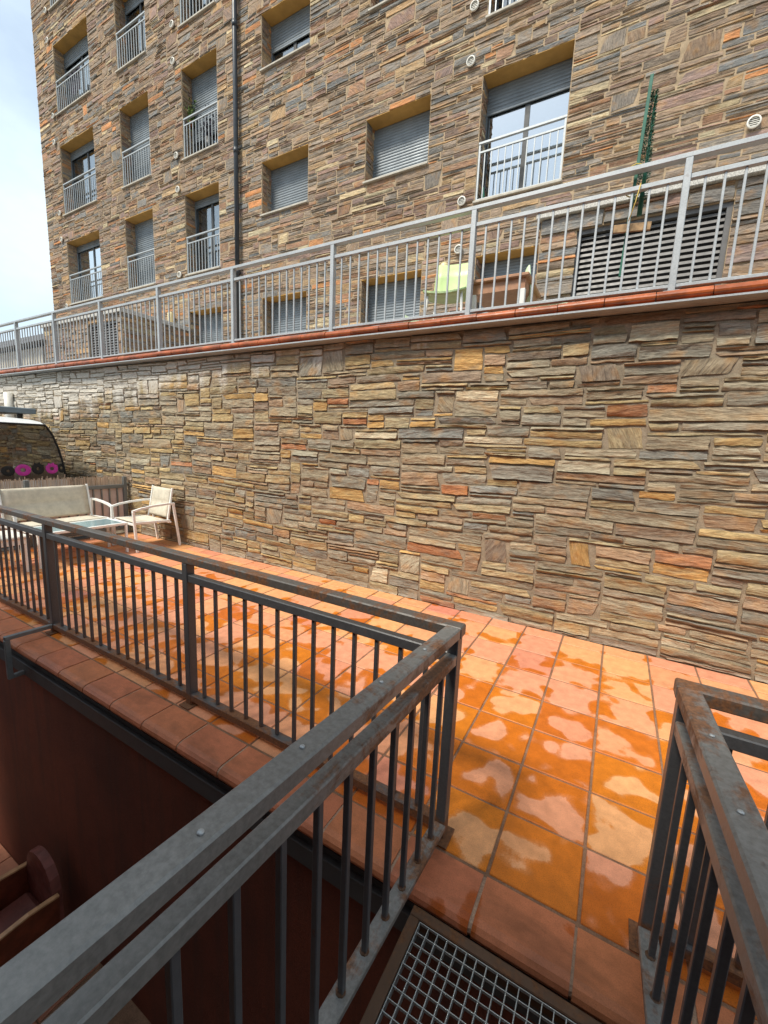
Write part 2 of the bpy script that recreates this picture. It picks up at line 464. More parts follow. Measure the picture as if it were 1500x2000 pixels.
class MB:
    def __init__(self):
        self.v, self.f, self.c, self.uv = [], [], [], []
        self.smooth = []
    def add(self, verts, faces, smooth=False):
        n = len(self.v)
        self.v.extend([tuple(p) for p in verts])
        for fc in faces:
            self.f.append(tuple(i + n for i in fc))
            self.smooth.append(smooth)
        return self
    def box(self, x0, x1, y0, y1, z0, z1, bev=0.0):
        if bev <= 0:
            V = [(x0, y0, z0), (x1, y0, z0), (x1, y1, z0), (x0, y1, z0), (x0, y0, z1), (x1, y0, z1), (x1, y1, z1), (x0, y1, z1)]
            F = [(0, 3, 2, 1), (4, 5, 6, 7), (0, 1, 5, 4), (1, 2, 6, 5), (2, 3, 7, 6), (3, 0, 4, 7)]
            return self.add(V, F)
        return self.obox(Vector(((x0 + x1) / 2, (y0 + y1) / 2, (z0 + z1) / 2)), Vector((1, 0, 0)), Vector((0, 1, 0)), Vector((0, 0, 1)),
                         x1 - x0, y1 - y0, z1 - z0, bev)
    def obox(self, c, ax, ay, az, sx, sy, sz, bev=0.0):
        hx, hy, hz = sx / 2, sy / 2, sz / 2
        if bev <= 0:
            V = [c + ax * a + ay * b + az * d for d in (-hz, hz) for a, b in ((-hx, -hy), (hx, -hy), (hx, hy), (-hx, hy))]
            F = [(0, 3, 2, 1), (4, 5, 6, 7), (0, 1, 5, 4), (1, 2, 6, 5), (2, 3, 7, 6), (3, 0, 4, 7)]
            return self.add(V, F)
        b = min(bev, hx * .45, hy * .45, hz * .45)
        V, idx = [], {}
        for sxn in (-1, 1):
            for syn in (-1, 1):
                for szn in (-1, 1):
                    for k in range(3):
                        p = [sxn * (hx - b), syn * (hy - b), szn * (hz - b)]
                        p[k] = (sxn * hx, syn * hy, szn * hz)[k]
                        idx[(sxn, syn, szn, k)] = len(V)
                        V.append(c + ax * p[0] + ay * p[1] + az * p[2])
        F = []
        for k in range(3):
            for s in (-1, 1):
                o = [i for i in range(3) if i != k]
                q = []
                for a, bb in ((-1, -1), (1, -1), (1, 1), (-1, 1)):
                    key = [0, 0, 0]
                    key[k] = s; key[o[0]] = a; key[o[1]] = bb
                    q.append(idx[tuple(key) + (k,)])
                F.append(tuple(q))
        for k in range(3):
            o = [i for i in range(3) if i != k]
            for a in (-1, 1):
                for bb in (-1, 1):
                    q = []
                    for s, kk in ((-1, o[0]), (1, o[0]), (1, o[1]), (-1, o[1])):
                        key = [0, 0, 0]
                        key[k] = s; key[o[0]] = a; key[o[1]] = bb
                        q.append(idx[tuple(key) + (kk,)])
                    F.append(tuple(q))
        for sxn in (-1, 1):
            for syn in (-1, 1):
                for szn in (-1, 1):
                    F.append(tuple(idx[(sxn, syn, szn, k)] for k in range(3)))
        # make the winding outward
        G = []
        for fc in F:
            ps = [V[i] for i in fc]
            n = (ps[1] - ps[0]).cross(ps[2] - ps[0])
            m = sum(ps, Vector()) / len(ps) - c
            G.append(fc if n.dot(m) >= 0 else tuple(reversed(fc)))
        return self.add(V, G)
    def bar(self, p, q, w, h, bev=0.0, up=(0, 0, 1)):
        p, q = Vector(p), Vector(q)
        d = (q - p)
        L = d.length
        d.normalize()
        u = Vector(up)
        if abs(d.dot(u)) > 0.98:
            u = Vector((0, 1, 0))
        s = d.cross(u).normalized()
        u2 = s.cross(d).normalized()
        return self.obox((p + q) / 2, d, s, u2, L, w, h, bev)
    def tube(self, pts, r, n=8, caps=True, smooth=True):
        pts = [Vector(p) for p in pts]
        rs = r if isinstance(r, (list, tuple)) else [r] * len(pts)
        V, F = [], []
        prev = None
        for i, p in enumerate(pts):
            d = (pts[min(i + 1, len(pts) - 1)] - pts[max(i - 1, 0)]).normalized()
            if prev is None:
                a = Vector((0, 0, 1)) if abs(d.z) < 0.9 else Vector((1, 0, 0))
                s = d.cross(a).normalized()
            else:
                s = (prev - d * prev.dot(d)).normalized()
            prev = s
            u = s.cross(d)
            for k in range(n):
                t = 2 * math.pi * k / n
                V.append(p + (s * math.cos(t) + u * math.sin(t)) * rs[i])
        for i in range(len(pts) - 1):
            for k in range(n):
                F.append((i * n + k, i * n + (k + 1) % n, (i + 1) * n + (k + 1) % n, (i + 1) * n + k))
        if caps:
            F.append(tuple(reversed(range(n))))
            F.append(tuple((len(pts) - 1) * n + k for k in range(n)))
        return self.add(V, F, smooth)
    def prism(self, prof, a, b, axes):
        """profile points (u,v) swept from a to b; axes(u,v,t)->xyz"""
        n = len(prof)
        V = [axes(u, v, a) for u, v in prof] + [axes(u, v, b) for u, v in prof]
        F = [(i, (i + 1) % n, n + (i + 1) % n, n + i) for i in range(n)]
        F += [tuple(reversed(range(n))), tuple(range(n, 2 * n))]
        return self.add(V, F)
    def build(self, name, mat, parent=None, local=False, label=None, cat=None, group=None, kind=None, fix=False):
        me = bpy.data.meshes.new(name)
        off = Vector((0, 0, 0)) if (parent is None or local) else world_loc(parent)
        vs = np.array(self.v, dtype=np.float64) - np.array(off)
        me.from_pydata(vs.tolist(), [], self.f)
        if any(self.smooth):
            me.polygons.foreach_set('use_smooth', self.smooth)
        if fix:
            import bmesh
            bm = bmesh.new(); bm.from_mesh(me)
            bmesh.ops.recalc_face_normals(bm, faces=bm.faces)
            bm.to_mesh(me); bm.free()
        me.materials.append(M[mat] if isinstance(mat, str) else mat)
        me.update()
        o = bpy.data.objects.new(name, me)
        col.objects.link(o)
        o.parent = parent
        return tag(o, label, cat, group, kind)

def inst(src, name, loc, parent, rot=(0, 0, 0)):
    o = bpy.data.objects.new(name, src)
    col.objects.link(o)
    o.parent = parent
    o.location = Vector(loc) - (world_loc(parent) if parent else Vector((0, 0, 0)))
    o.rotation_euler = rot
    return o

# ------------------------------------------------------------------ stone walls
def layout(x0, x1, z0, z1, cu, ru, holes, rnd, hw, ww, big, bigw, bigh):
    nx, nz = max(1, round((x1 - x0) / cu)), max(1, round((z1 - z0) / ru))
    cu, ru = (x1 - x0) / nx, (z1 - z0) / nz
    occ = np.zeros((nz, nx), dtype=bool)
    ids = np.zeros((nz, nx), dtype=np.int32)
    sid = 0
    for (a, b, c, d) in holes:
        i0, i1 = max(0, round((a - x0) / cu)), min(nx, round((b - x0) / cu))
        k0, k1 = max(0, round((c - z0) / ru)), min(nz, round((d - z0) / ru))
        if i1 > i0 and k1 > k0:
            occ[k0:k1, i0:i1] = True
    out = []
    hs, hp = zip(*hw)
    for r in range(nz):
        row = occ[r]
        c = 0
        while c < nx:
            if row[c]:
                c += 1
                continue
            e = c
            while e < nx and not row[e] and e - c < 60:
                e += 1
            run = e - c
            if rnd.random() < big:
                h = rnd.randint(*bigh); w = rnd.randint(*bigw)
                isbig = True
            else:
                h = rnd.choices(hs, hp)[0]
                w = rnd.randint(ww[0], ww[1] + h)
                isbig = False
            w = min(w, run)
            if run - w < ww[0]:
                w = run if run <= ww[1] * 1.6 else run // 2
            if r > 0 and w < run - 2:          # no joint straight above a joint
                for dw in (0, 1, -1, 2, -2, 3):
                    q = c + w + dw
                    if w + dw >= 3 and q < nx and q <= e and ids[r - 1, q - 1] == ids[r - 1, q]:
                        w += dw
                        break
            h = min(h, nz - r)
            while h > 1 and occ[r:r + h, c:c + w].any():
                h -= 1
            occ[r:r + h, c:c + w] = True
            sid += 1
            ids[r:r + h, c:c + w] = sid
            out.append((x0 + c * cu, x0 + (c + w) * cu, z0 + r * ru, z0 + (r + h) * ru, isbig and h >= bigh[0] - 1))
            c += w
    return out

WALL_PAL = [(24, srgb(160, 146, 122)), (16, srgb(150, 141, 124)), (8, srgb(138, 134, 124)), (18, srgb(170, 152, 118)),
            (11, srgb(180, 156, 112)), (5, srgb(188, 152, 98)), (8, srgb(164, 138, 112)), (1.8, srgb(176, 122, 86)), (5, srgb(142, 124, 106)), (4, srgb(188, 176, 150))]
FAC_PAL = [(20, srgb(152, 132, 114)), (17, srgb(142, 131, 120)), (13, srgb(126, 123, 119)), (15, srgb(158, 134, 112)),
           (7, srgb(178, 148, 112)), (8, srgb(162, 124, 98)), (3.2, srgb(196, 136, 90)), (9, srgb(136, 113, 99)), (4, srgb(194, 176, 142)), (10, srgb(152, 126, 115))]

class Stones:
    """collects stones as separate little meshes; frame = origin, u, v, n (unit vectors)"""
    def __init__(self):
        self.items = []
    def add(self, rect, frame, rnd, pal, gap, prot, cell, warp=None, maxn=(7, 4)):
        a, b, c, d, big = rect
        o, u, v, n = frame
        w, h = b - a, d - c
        g = gap * 0.5
        jx = min(0.012, w * 0.09); jz = min(0.007, h * 0.13)
        L0, L1 = a + g + rnd.random() * jx, a + g + rnd.random() * jx
        R0, R1 = b - g - rnd.random() * jx, b - g - rnd.random() * jx
        B0, B1 = c + g + rnd.random() * jz, c + g + rnd.random() * jz
        T0, T1 = d - g - rnd.random() * jz, d - g - rnd.random() * jz
        if rnd.random() < 0.10:
            L0 += w * 0.08
        if rnd.random() < 0.10:
            R1 -= w * 0.08
        if big:
            k = rnd.random()
            if k < .3: L1 += w * .16; T0 -= h * .08
            elif k < .55: R0 -= w * .14; B1 += h * .10
            elif k < .7: L0 += w * .12; R1 -= w * .12
        nx = max(2, min(maxn[0], round(w / cell))); nz = max(2, min(maxn[1], round(h / (cell * 0.6))))
        p0 = prot[0] + (prot[1] - prot[0]) * rnd.random()
        if big:
            p0 *= 0.8
        amp = (0.003 if big else 0.011) * min(1.2, cell / 0.06)
        tx, tz = (rnd.random() - .5) * 0.012, (rnd.random() - .5) * 0.014
        V, F, UV = [], [], []
        ang = (rnd.random() - .5) * 0.22
        if big and rnd.random() < 0.6:
            ang = rnd.uniform(0.7, 2.4)
        ca, sa = math.cos(ang), math.sin(ang)
        uo, vo = rnd.random() * 40, rnd.random() * 40
        ridge = [(rnd.random() - .5) * amp * 1.6 for _ in range(nz + 1)]
        W = nx + 1
        for j in range(nz + 1):
            t = j / nz
            for i in range(nx + 1):
                s = i / nx
                x = (L0 * (1 - t) + L1 * t) * (1 - s) + (R0 * (1 - t) + R1 * t) * s
                z = (B0 * (1 - s) + B1 * s) * (1 - t) + (T0 * (1 - s) + T1 * s) * t
                edge = i in (0, nx) or j in (0, nz)
                cor = i in (0, nx) and j in (0, nz)
                if edge and not cor:
                    if j in (0, nz): z += (rnd.random() - .5) * jz * 1.3
                    else: x += (rnd.random() - .5) * jx * 0.9
                elif not edge:
                    x += (rnd.random() - .5) * w / nx * 0.35
                    z += (rnd.random() - .5) * h / nz * 0.3
                dep = p0 + tx * (s - .5) + tz * (t - .5) + ridge[j] + (rnd.random() - .5) * amp * 1.5
                if edge: dep -= rnd.random() * 0.005
                if cor: dep -= rnd.random() * 0.004
                dep = max(dep, 0.004)
                if warp: wx, wz = warp(x, z)
                else: wx = wz = 0.0
                V.append(o + u * (x + wx) + v * (z + wz) + n * dep)
                lx, lz = x - a, z - c
                UV.append((lx * ca - lz * sa + uo, lx * sa + lz * ca + vo))
        for j in range(nz):
            for i in range(nx):
                q = j * W + i
                F.append((q, q + 1, q + W + 1, q + W))
        ring = [i for i in range(nx)] + [j * W + nx for j in range(nz)] + [nz * W + i for i in range(nx, 0, -1)] + [j * W for j in range(nz, 0, -1)]
        k0 = len(V)
        m = len(ring)
        for q in ring:                      # own vertices, so that the arris stays crisp
            V.append(V[q].copy())
            UV.append(UV[q])
        for q in ring:
            pt = V[q]
            dd = (pt - o).dot(n)
            V.append(pt - n * (dd + 0.006))
            UV.append((UV[q][0], UV[q][1] + dd))
        for i in range(m):
            j = (i + 1) % m
            F.append((k0 + i, k0 + m + i, k0 + m + j, k0 + j))
        pc = rnd.choices([p[1] for p in pal], [p[0] for p in pal])[0]
        br = rnd.uniform(0.78, 1.17); wb = rnd.uniform(-0.05, 0.05)
        colr = (pc[0] * br * (1 + wb), pc[1] * br, pc[2] * br * (1 - wb), 1)
        cen = sum(V[:k0], Vector()) / k0
        self.items.append((V, F, UV, colr, cen, w * h))
    def emit(self, parent, mat, count, piece, rest):
        """the largest in view become objects, the others one joined part"""
        rotm = Matrix(ROT).transposed()
        def px_area(it):
            c = rotm @ (it[4] - CAM)
            if c.z > -0.05: return 0.0
            x, y = c.x / -c.z * 0.5372 / 0.6667 , c.y / -c.z * 0.4029 / 0.5
            if abs(c.x / -c.z) > 0.97 or abs(c.y / -c.z) > 1.28: return 0.0
            return it[5] / (c.z * c.z)
        order = sorted(range(len(self.items)), key=lambda i: -px_area(self.items[i]))
        single = set(order[:count])
        for i in order[:count]:
            V, F, UV, cc, cen, _ = self.items[i]
            ob = self._mesh([self.items[i]], piece, mat, parent, cen)
        others = [self.items[i] for i in range(len(self.items)) if i not in single]
        if others:
            ob = self._mesh(others, rest, mat, parent, world_loc(parent))
            tag(ob, kind='stuff')
    def _mesh(self, items, name, mat, parent, origin):
        V, F, UV, C = [], [], [], []
        for v, f, uv, cc, _, _ in items:
            k = len(V)
            V.extend(v); UV.extend(uv); C.extend([cc] * len(v))
            F.extend([tuple(i + k for i in q) for q in f])
        me = bpy.data.meshes.new(name)
        me.from_pydata([tuple(p - origin) for p in V], [], F)
        me.polygons.foreach_set('use_smooth', [True] * len(F))
        ca = me.color_attributes.new('Col', 'FLOAT_COLOR', 'POINT')
        ca.data.foreach_set('color', np.array(C, dtype=np.float32).ravel())
        ul = me.uv_layers.new(name='UVMap')
        li = np.zeros(len(me.loops), dtype=np.int32)
        me.loops.foreach_get('vertex_index', li)
        ul.data.foreach_set('uv', np.array(UV, dtype=np.float32)[li].ravel())
        me.materials.append(M[mat])
        me.update()
        o = bpy.data.objects.new(name, me)
        col.objects.link(o)
        o.parent = parent
        o.location = origin - world_loc(parent)
        return o

def holed_face(mb, x0, x1, z0, z1, holes, pt):
    xs = sorted({x0, x1} | {h[0] for h in holes} | {h[1] for h in holes})
    zs = sorted({z0, z1} | {h[2] for h in holes} | {h[3] for h in holes})
    for i in range(len(xs) - 1):
        for j in range(len(zs) - 1):
            cx, cz = (xs[i] + xs[i + 1]) / 2, (zs[j] + zs[j + 1]) / 2
            if any(h[0] < cx < h[1] and h[2] < cz < h[3] for h in holes):
                continue
            mb.add([pt(xs[i], zs[j]), pt(xs[i + 1], zs[j]), pt(xs[i + 1], zs[j + 1]), pt(xs[i], zs[j + 1])], [(0, 1, 2, 3)])

# ------------------------------------------------------------------ ground and terraces
UPZ = 2.72           # upper terrace level
WALL_Y = 3.87
WALL_TOP = 2.69
gm = MB(); gm.add([(-600, -600, -3.3), (600, -600, -3.3), (600, 600, -3.3), (-600, 600, -3.3)], [(0, 1, 2, 3)])
tag(gm.build('ground', 'ground'), kind='structure')

terrace = tag(MB().box(-7.06, 6.0, 1.3875, 4.1, -3.25, -0.0055).build('terrace', 'grout'), kind='structure')
MB().box(-7.06, 6.0, 1.30, 1.387, -3.25, -0.0585).build('terrace_edge', 'grout', terrace)
cx0 = -0.261
PX, PY = 0.3195, 0.3262
tw, th = PX - 0.0125, PY - 0.0125
def tile_mesh(name, sx, sy, sz, mat):
    mb = MB()
    nx = 4
    mb.obox(Vector((0, 0, -sz / 2)), Vector((1, 0, 0)), Vector((0, 1, 0)), Vector((0, 0, 1)), sx, sy, sz, 0.003)
    me = bpy.data.meshes.new(name)
    me.from_pydata([tuple(v) for v in mb.v], [], mb.f)
    me.materials.append(M[mat])
    return me
t_full = tile_mesh('tile', tw, th, 0.024, 'tile')
t_edge = tile_mesh('tile', tw, 0.165, 0.024, 'tile')
for i in range(-21, 8):
    xc = cx0 + (i + 0.5) * PX
    for j in range(8):
        if j < 7:
            yc = 1.397 + (j + 0.5) * PY
            me = t_full
        else:
            yc = 1.397 + 7 * PY + 0.088
            me = t_edge
        inst(me, 'tile', (xc + rng.uniform(-.0012, .0012), yc + rng.uniform(-.0012, .0012), rng.uniform(-0.0012, 0.0012)), terrace,
             (rng.uniform(-.003, .003), rng.uniform(-.003, .003), rng.uniform(-.003, .003)))
# rounded coping tiles on the terrace edge
prof = [(1.387, -0.03), (1.387, 0.001), (1.23, 0.001), (1.207, -0.004), (1.193, -0.016), (1.188, -0.032), (1.193, -0.048), (1.206, -0.058), (1.23, -0.062), (1.30, -0.062)]
cm = MB(); cm.prism([(y - 1.29, z) for y, z in prof], -tw / 2, tw / 2, lambda u, v, t: (t, u, v))
cme = bpy.data.meshes.new('coping_tile'); cme.from_pydata([tuple(v) for v in cm.v], [], [tuple(reversed(f)) for f in cm.f]); cme.materials.append(M['coping_tile'])
for i in range(-21, 8):
    inst(cme, 'coping_tile', (cx0 + (i + 0.5) * PX - 0.004 + rng.uniform(-.002, .002), 1.29 + rng.uniform(-.002, .002), rng.uniform(-.002, .001)), terrace, (0, 0, rng.uniform(-.004, .004)))
bp = [(1.386, -0.035), (1.386, -0.0045), (1.23, -0.0045), (1.211, -0.008), (1.199, -0.018), (1.195, -0.032), (1.199, -0.046), (1.21, -0.054), (1.23, -0.058), (1.298, -0.058)]
bd = MB(); bd.prism(bp, -7.06, 6.0, lambda u, v, t: (t, u, v)); bd.build('bedding', 'pale_grout', terrace, fix=True)

# sunken light well in front of the terrace
lw = tag(MB().box(-9.0, 6.0, -1.15, 1.298, -3.2, -2.46).build('light_well_floor', 'grout'), kind='structure')
pt_me = tile_mesh('floor_tile', 0.39, 0.39, 0.02, 'pit_floor')
for i in range(-14, 0):
    for j in range(6):
        inst(pt_me, 'floor_tile', (-3.05 + (i + .5) * 0.4 , 1.07 - j * 0.4, -2.444), lw)
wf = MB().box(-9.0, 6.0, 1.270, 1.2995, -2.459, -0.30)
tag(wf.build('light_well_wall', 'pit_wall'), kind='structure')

# parking area beyond the fence
tag(MB().box(-40, -7.12, -8, 4.1, -3.2, -0.2).build('parking_pavement', 'asphalt'), kind='structure')
tag(MB().box(-40, 8, 4.12, 7.55, -3.2, UPZ).build('upper_terrace', 'concrete'), kind='structure')

# ------------------------------------------------------------------ retaining wall
rw = empty('retaining_wall', (-4, WALL_Y, 0), 'long retaining wall of tan and grey ledge stones behind the tiled terrace', 'wall')
MB().box(-20, 5.0, WALL_Y, 4.115, -0.3, WALL_TOP).build('mortar_core', 'wall_mortar', rw)
def wwarp(x, z):
    return (0.006 * math.sin(2.1 * x + 5 * z), 0.016 * math.sin(0.9 * x + 1.0) * math.sin(1.2 * z + 0.4) + 0.008 * math.sin(2.7 * x + 3.0 * z))
srnd = random.Random(5)
ws = Stones()
frame_w = (Vector((0, WALL_Y, 0)), Vector((1, 0, 0)), Vector((0, 0, 1)), Vector((0, -1, 0)))
for r in layout(-13.2, 2.0, -0.01, WALL_TOP - 0.005, 0.042, 0.0355, [], srnd, [(1, 28), (2, 46), (3, 20), (4, 5)], (5, 13), 0.034, (4, 8), (4, 6)):
    ws.add(r, frame_w, srnd, WALL_PAL, 0.012, (0.007, 0.023), 0.06, wwarp, (8, 4))
ws.emit(rw, 'wall_stone', 300, 'stone', 'small_stones')
# galvanised drip channel and terracotta coping on the wall head
ch = MB().box(-20, 5.0, 3.714, 3.724, 2.700, 2.713)
ch.box(-20, 5.0, 3.7165, 3.80, 2.699, 2.705)
ch.box(-20, 5.0, 3.80, 4.0, 2.698, 2.704)
ch.build('drip_channel', 'galv', rw)
cprof = [(0.0, 0.0)] + [(0.055 - 0.062 * math.sin(a), 0.036 + 0.04 * -math.cos(a)) for a in [math.pi * k / 10 for k in range(1, 10)]] + [(0.06, 0.078), (0.30, 0.078), (0.30, 0.0)]
cm = MB(); cm.prism(cprof, -0.164, 0.164, lambda u, v, t: (t, u, v))
cpm = bpy.data.meshes.new('coping_tile'); cpm.from_pydata([tuple(v) for v in cm.v], [], cm.f); cpm.materials.append(M['terracotta'])
for i in range(70):
    inst(cpm, 'coping_tile', (4.6 - i * 0.334, 3.735 + rng.uniform(-.003, .003), 2.724 + rng.uniform(-.003, .003)), rw, (rng.uniform(-.02, .02), rng.uniform(-.008, .008), rng.uniform(-.006, .006)))
MB().box(-20, 5.0, 3.80, 4.05, 2.706, 2.79).build('coping_bed', 'wall_mortar', rw)

# ------------------------------------------------------------------ galvanised railing on the retaining wall
ur = empty('galvanised_railing', (-4, 3.82, 2.8), 'light grey galvanised railing running along the top of the stone wall', 'railing')
UX0, UX1 = -16.7, 4.8
MB().box(UX0, UX1, 3.79, 3.85, 3.668, 3.702, 0.004).build('top_rail', 'galv', ur)
MB().box(UX0, UX1, 3.80, 3.84, 3.535, 3.568, 0.003).build('middle_rail', 'galv', ur)
MB().box(UX0, UX1, 3.795, 3.845, 2.826, 2.850, 0.003).build('bottom_rail', 'galv', ur)
posts = [0.18 + 1.533 * i for i in range(-11, 4)]
for x in posts:
    p = MB(); p.box(x - .022, x + .022, 3.787, 3.843, 2.805, 3.667, 0.003)
    p.box(x - .05, x + .05, 3.78, 3.86, 2.799, 2.8045)
    p.build('post', 'galv', ur)
bal = MB().box(-.008, .008, -.008, .008, 0, 0.684, 0.002)
bme = bpy.data.meshes.new('baluster'); bme.from_pydata([tuple(v) for v in bal.v], [], bal.f); bme.materials.append(M['galv'])
for x in posts[:-1]:
    for k in range(1, 14):
        inst(bme, 'baluster', (x + 1.533 * k / 14, 3.82, 2.8505), ur)

# ------------------------------------------------------------------ dark railings by the gangway
TOP, MID, BOT = 0.935, 0.823, 0.078
def dark_rail(name, base, label, corner, xdir, length, splay, posts_x, rise):
    o = empty(name, base, label, 'railing')
    cx, cy = corner
    far = cx + xdir * length
    a, b = sorted((cx - xdir * 0.03, far))
    # main run, parallel to the stone wall
    MB().box(a, b, cy - .03, cy + .03, TOP - .045, TOP, 0.005).build('top_rail', 'rail_brown', o)
    a2, b2 = sorted((cx + xdir * 0.0201, far))
    MB().box(a2, b2, cy - .02, cy + .02, MID - .045, MID, 0.004).build('middle_rail', 'rail_dark', o)
    MB().box(a2, b2, cy - .025, cy + .025, BOT - .045, BOT, 0.004).build('bottom_rail', 'rail_dark', o)
    for px in posts_x:
        p = MB()
        if abs(px - cx) < 0.01:
            p.box(px - .02, px + .02, cy - .026, cy + .026, 0.006, TOP - .0455, 0.003)
        else:
            p.box(px - .022, px + .022, cy - .027, cy + .027, 0.006, TOP - .0455, 0.003)
        p.box(px - .045, px + .045, cy - .06, cy + .045, 0.002, 0.008, 0.001)
        p.build('post', 'rail_dark', o)
    bm = MB().box(-.009, .009, -.009, .009, 0, MID - .0455 - BOT - .0005, 0.002)
    me = bpy.data.meshes.new('baluster'); me.from_pydata([tuple(v) for v in bm.v], [], bm.f); me.materials.append(M['rail_dark'])
    xs = sorted(posts_x)
    for i in range(len(xs) - 1):
        n = max(1, round((xs[i + 1] - xs[i]) / 0.117))
        for k in range(1, n):
            inst(me, 'baluster', (xs[i] + (xs[i + 1] - xs[i]) * k / n, cy, BOT + .0005), o)
    # return towards the viewer: splays a little and climbs with the gangway
    def pt(y, z, dx=0.0):
        d = cy - y
        return Vector((cx + splay * d + dx, y, z + rise * d))
    y1 = -0.95
    MB().bar(pt(cy - .0301, TOP - .022), pt(y1, TOP - .022), 0.06, 0.044, 0.005).build('top_rail', 'rail_rusty', o, label='rust-stained top rail of the return by the gangway')
    MB().bar(pt(cy - .0275, MID - .022), pt(y1, MID - .022), 0.042, 0.044, 0.004).build('middle_rail', 'rail_rusty', o)
    MB().bar(pt(cy - .0285, BOT - .012), pt(y1, BOT - .012), 0.056, 0.024, 0.003).build('bottom_rail', 'rail_rusty', o)
    me2 = bpy.data.meshes.new('baluster'); me2.from_pydata([(v[0], v[1], v[2]) for v in bm.v], [], bm.f); me2.materials.append(M['rail_dark'])
    wb = MB(); wb.tube([(0, 0, -.002), (0.001, 0, .002), (0.0005, 0.001, .005)], [.0155, .0140, .0115], 9)
    weld = bpy.data.meshes.new('weld_bead'); weld.from_pydata([tuple(v) for v in wb.v], [], wb.f); weld.materials.append(M['rust_frame'])
    n = 20
    for k in range(1, n):
        y = cy - 0.115 * k
        q = pt(y, BOT + .0005)
        inst(me2, 'baluster', q, o)
        inst(weld, 'weld_bead', q + Vector((rng.uniform(-.002, .002), rng.uniform(-.002, .002), 0)), o, (0, 0, rng.uniform(0, 6.28)))
    # screw heads on the top rail
    for y in (1.18, 0.92, 0.60, 0.36):
        q = pt(y, TOP + .0005, 0.006 * rng.uniform(-1, 1))
        MB().tube([q, q + Vector((0, 0, 0.003))], [0.0065, 0.005], 8).build('screw_head', 'galv', o)
    return o

left_rail = dark_rail('terrace_railing', (-0.475, 1.46, 0), 'dark grey rusty railing with a corner left of the gangway', (-0.475, 1.46), -1, 6.5, -0.035, [-0.475, -2.10, -3.82, -5.50, -6.95], 0.045)
right_rail = dark_rail('terrace_railing', (0.255, 1.46, 0), 'dark grey rusty railing with a corner right of the gangway', (0.255, 1.46), 1, 5.0, 0.035, [0.255, 1.9, 3.6, 5.25], 0.045)
# side-mounted stay of the left railing
st = MB()
st.bar((-3.82, 1.434, 0.058), (-3.82, 1.135, 0.066), 0.034, 0.030, 0.003)
st.bar((-3.82, 1.15, 0.051), (-3.82, 1.15, -0.26), 0.034, 0.030, 0.003, up=(1, 0, 0))
st.bar((-3.82, 1.166, -0.245), (-3.82, 1.232, -0.245), 0.03, 0.03, 0.003)
st.build('wall_stay', 'galv_dull', left_rail)

# steel beam below the coping
bm_ = MB().box(-8.8, 5.8, 1.235, 1.262, -0.275, -0.175, 0.003)
bm_.box(-8.8, 5.8, 1.2625, 1.2695, -0.30, -0.15)
bm_.build('edge_beam', 'beam', None, label='long grey steel beam fixed below the terracotta coping', cat='beam')

# ------------------------------------------------------------------ gangway grating
gw = empty('gangway', (-0.1, 0.3, -0.03), 'steel grating gangway with a rusty brown frame between the two dark railings', 'gangway')
GX0, GX1, GY0, GY1, GZ = -0.462, 0.262, -0.95, 1.178, -0.03
fw = 0.036
MB().box(GX0, GX1, GY1 - fw, GY1, GZ - .05, GZ, 0.003).build('frame_bar', 'rust_frame', gw)
MB().box(GX0, GX0 + fw, GY0, GY1 - fw - .0005, GZ - .05, GZ, 0.003).build('frame_bar', 'rust_frame', gw)
MB().box(GX1 - fw, GX1, GY0, GY1 - fw - .0005, GZ - .05, GZ, 0.003).build('frame_bar', 'rust_frame', gw)
ix0, ix1, iy1 = GX0 + fw + .003, GX1 - fw - .003, GY1 - fw - .003
pitch = 0.0332
nb = int((ix1 - ix0) / pitch)
by = MB().box(-.0014, .0014, GY0, iy1, -0.030, 0.0)
byme = bpy.data.meshes.new('grating_bar'); byme.from_pydata([tuple(v) for v in by.v], [], by.f); byme.materials.append(M['grate'])
for k in range(nb + 1):
    inst(byme, 'grating_bar', (ix0 + .002 + (ix1 - ix0 - .004) * k / nb, 0, GZ - .004), gw)
bx = MB().box(ix0 + .0005, ix1 - .0005, -.0012, .0012, -0.010, 0.0)
bxme = bpy.data.meshes.new('grating_bar'); bxme.from_pydata([tuple(v) for v in bx.v], [], bx.f); bxme.materials.append(M['grate'])
k = 0
while iy1 - .002 - k * pitch > GY0:
    inst(bxme, 'grating_bar', (0, iy1 - .002 - k * pitch, GZ - .0028), gw)
    k += 1

# ------------------------------------------------------------------ apartment building
BY = 7.6
K = BY / 6.0
BX0, BX1, BZ1 = -17.92, 7.0, 17.6
zz = lambda z: 1.6 + (z - 1.6) * K
cols = {1: (-13.2 * K, -11.64 * K), 2: (-10.52 * K, -9.46 * K), 3: (-8.36 * K, -7.3 * K), 4: (-6.18 * K, -5.1 * K), 5: (-3.98 * K, -2.89 * K), 6: (-2.14 * K, -1.06 * K)}
DOOR = [(4.95, 6.47), (7.11, 8.69), (9.37, 10.90), (11.60, 13.1)]
WIN = [(5.61, 6.51), (7.89, 8.76), (10.15, 11.0), (12.4, 13.2)]
openings = []   # col, floor, x0,x1,z0,z1, kind
for c in (1, 2, 3, 6):
    for f in range(4):
        openings.append((c, f + 1, cols[c][0], cols[c][1], zz(DOOR[f][0]), zz(DOOR[f][1]), 'door'))
for c in (4, 5):
    for f in range(4):
        openings.append((c, f + 1, cols[c][0], cols[c][1], zz(WIN[f][0]), zz(WIN[f][1]), 'window'))
openings.append((3, 0, -10.5, -9.22, 4.0, 4.93, 'window'))
openings.append((4, 0, cols[4][0], cols[4][1], 3.84, 4.94, 'window'))
openings.append((5, 0, cols[5][0], cols[5][1], 3.84, 4.94, 'window'))
openings.append((6, 0, -2.60, -1.28, 3.84, 4.95, 'window'))
CU, RU = 0.050, 0.0375
sx = lambda x: BX0 + round((x - BX0) / CU) * CU
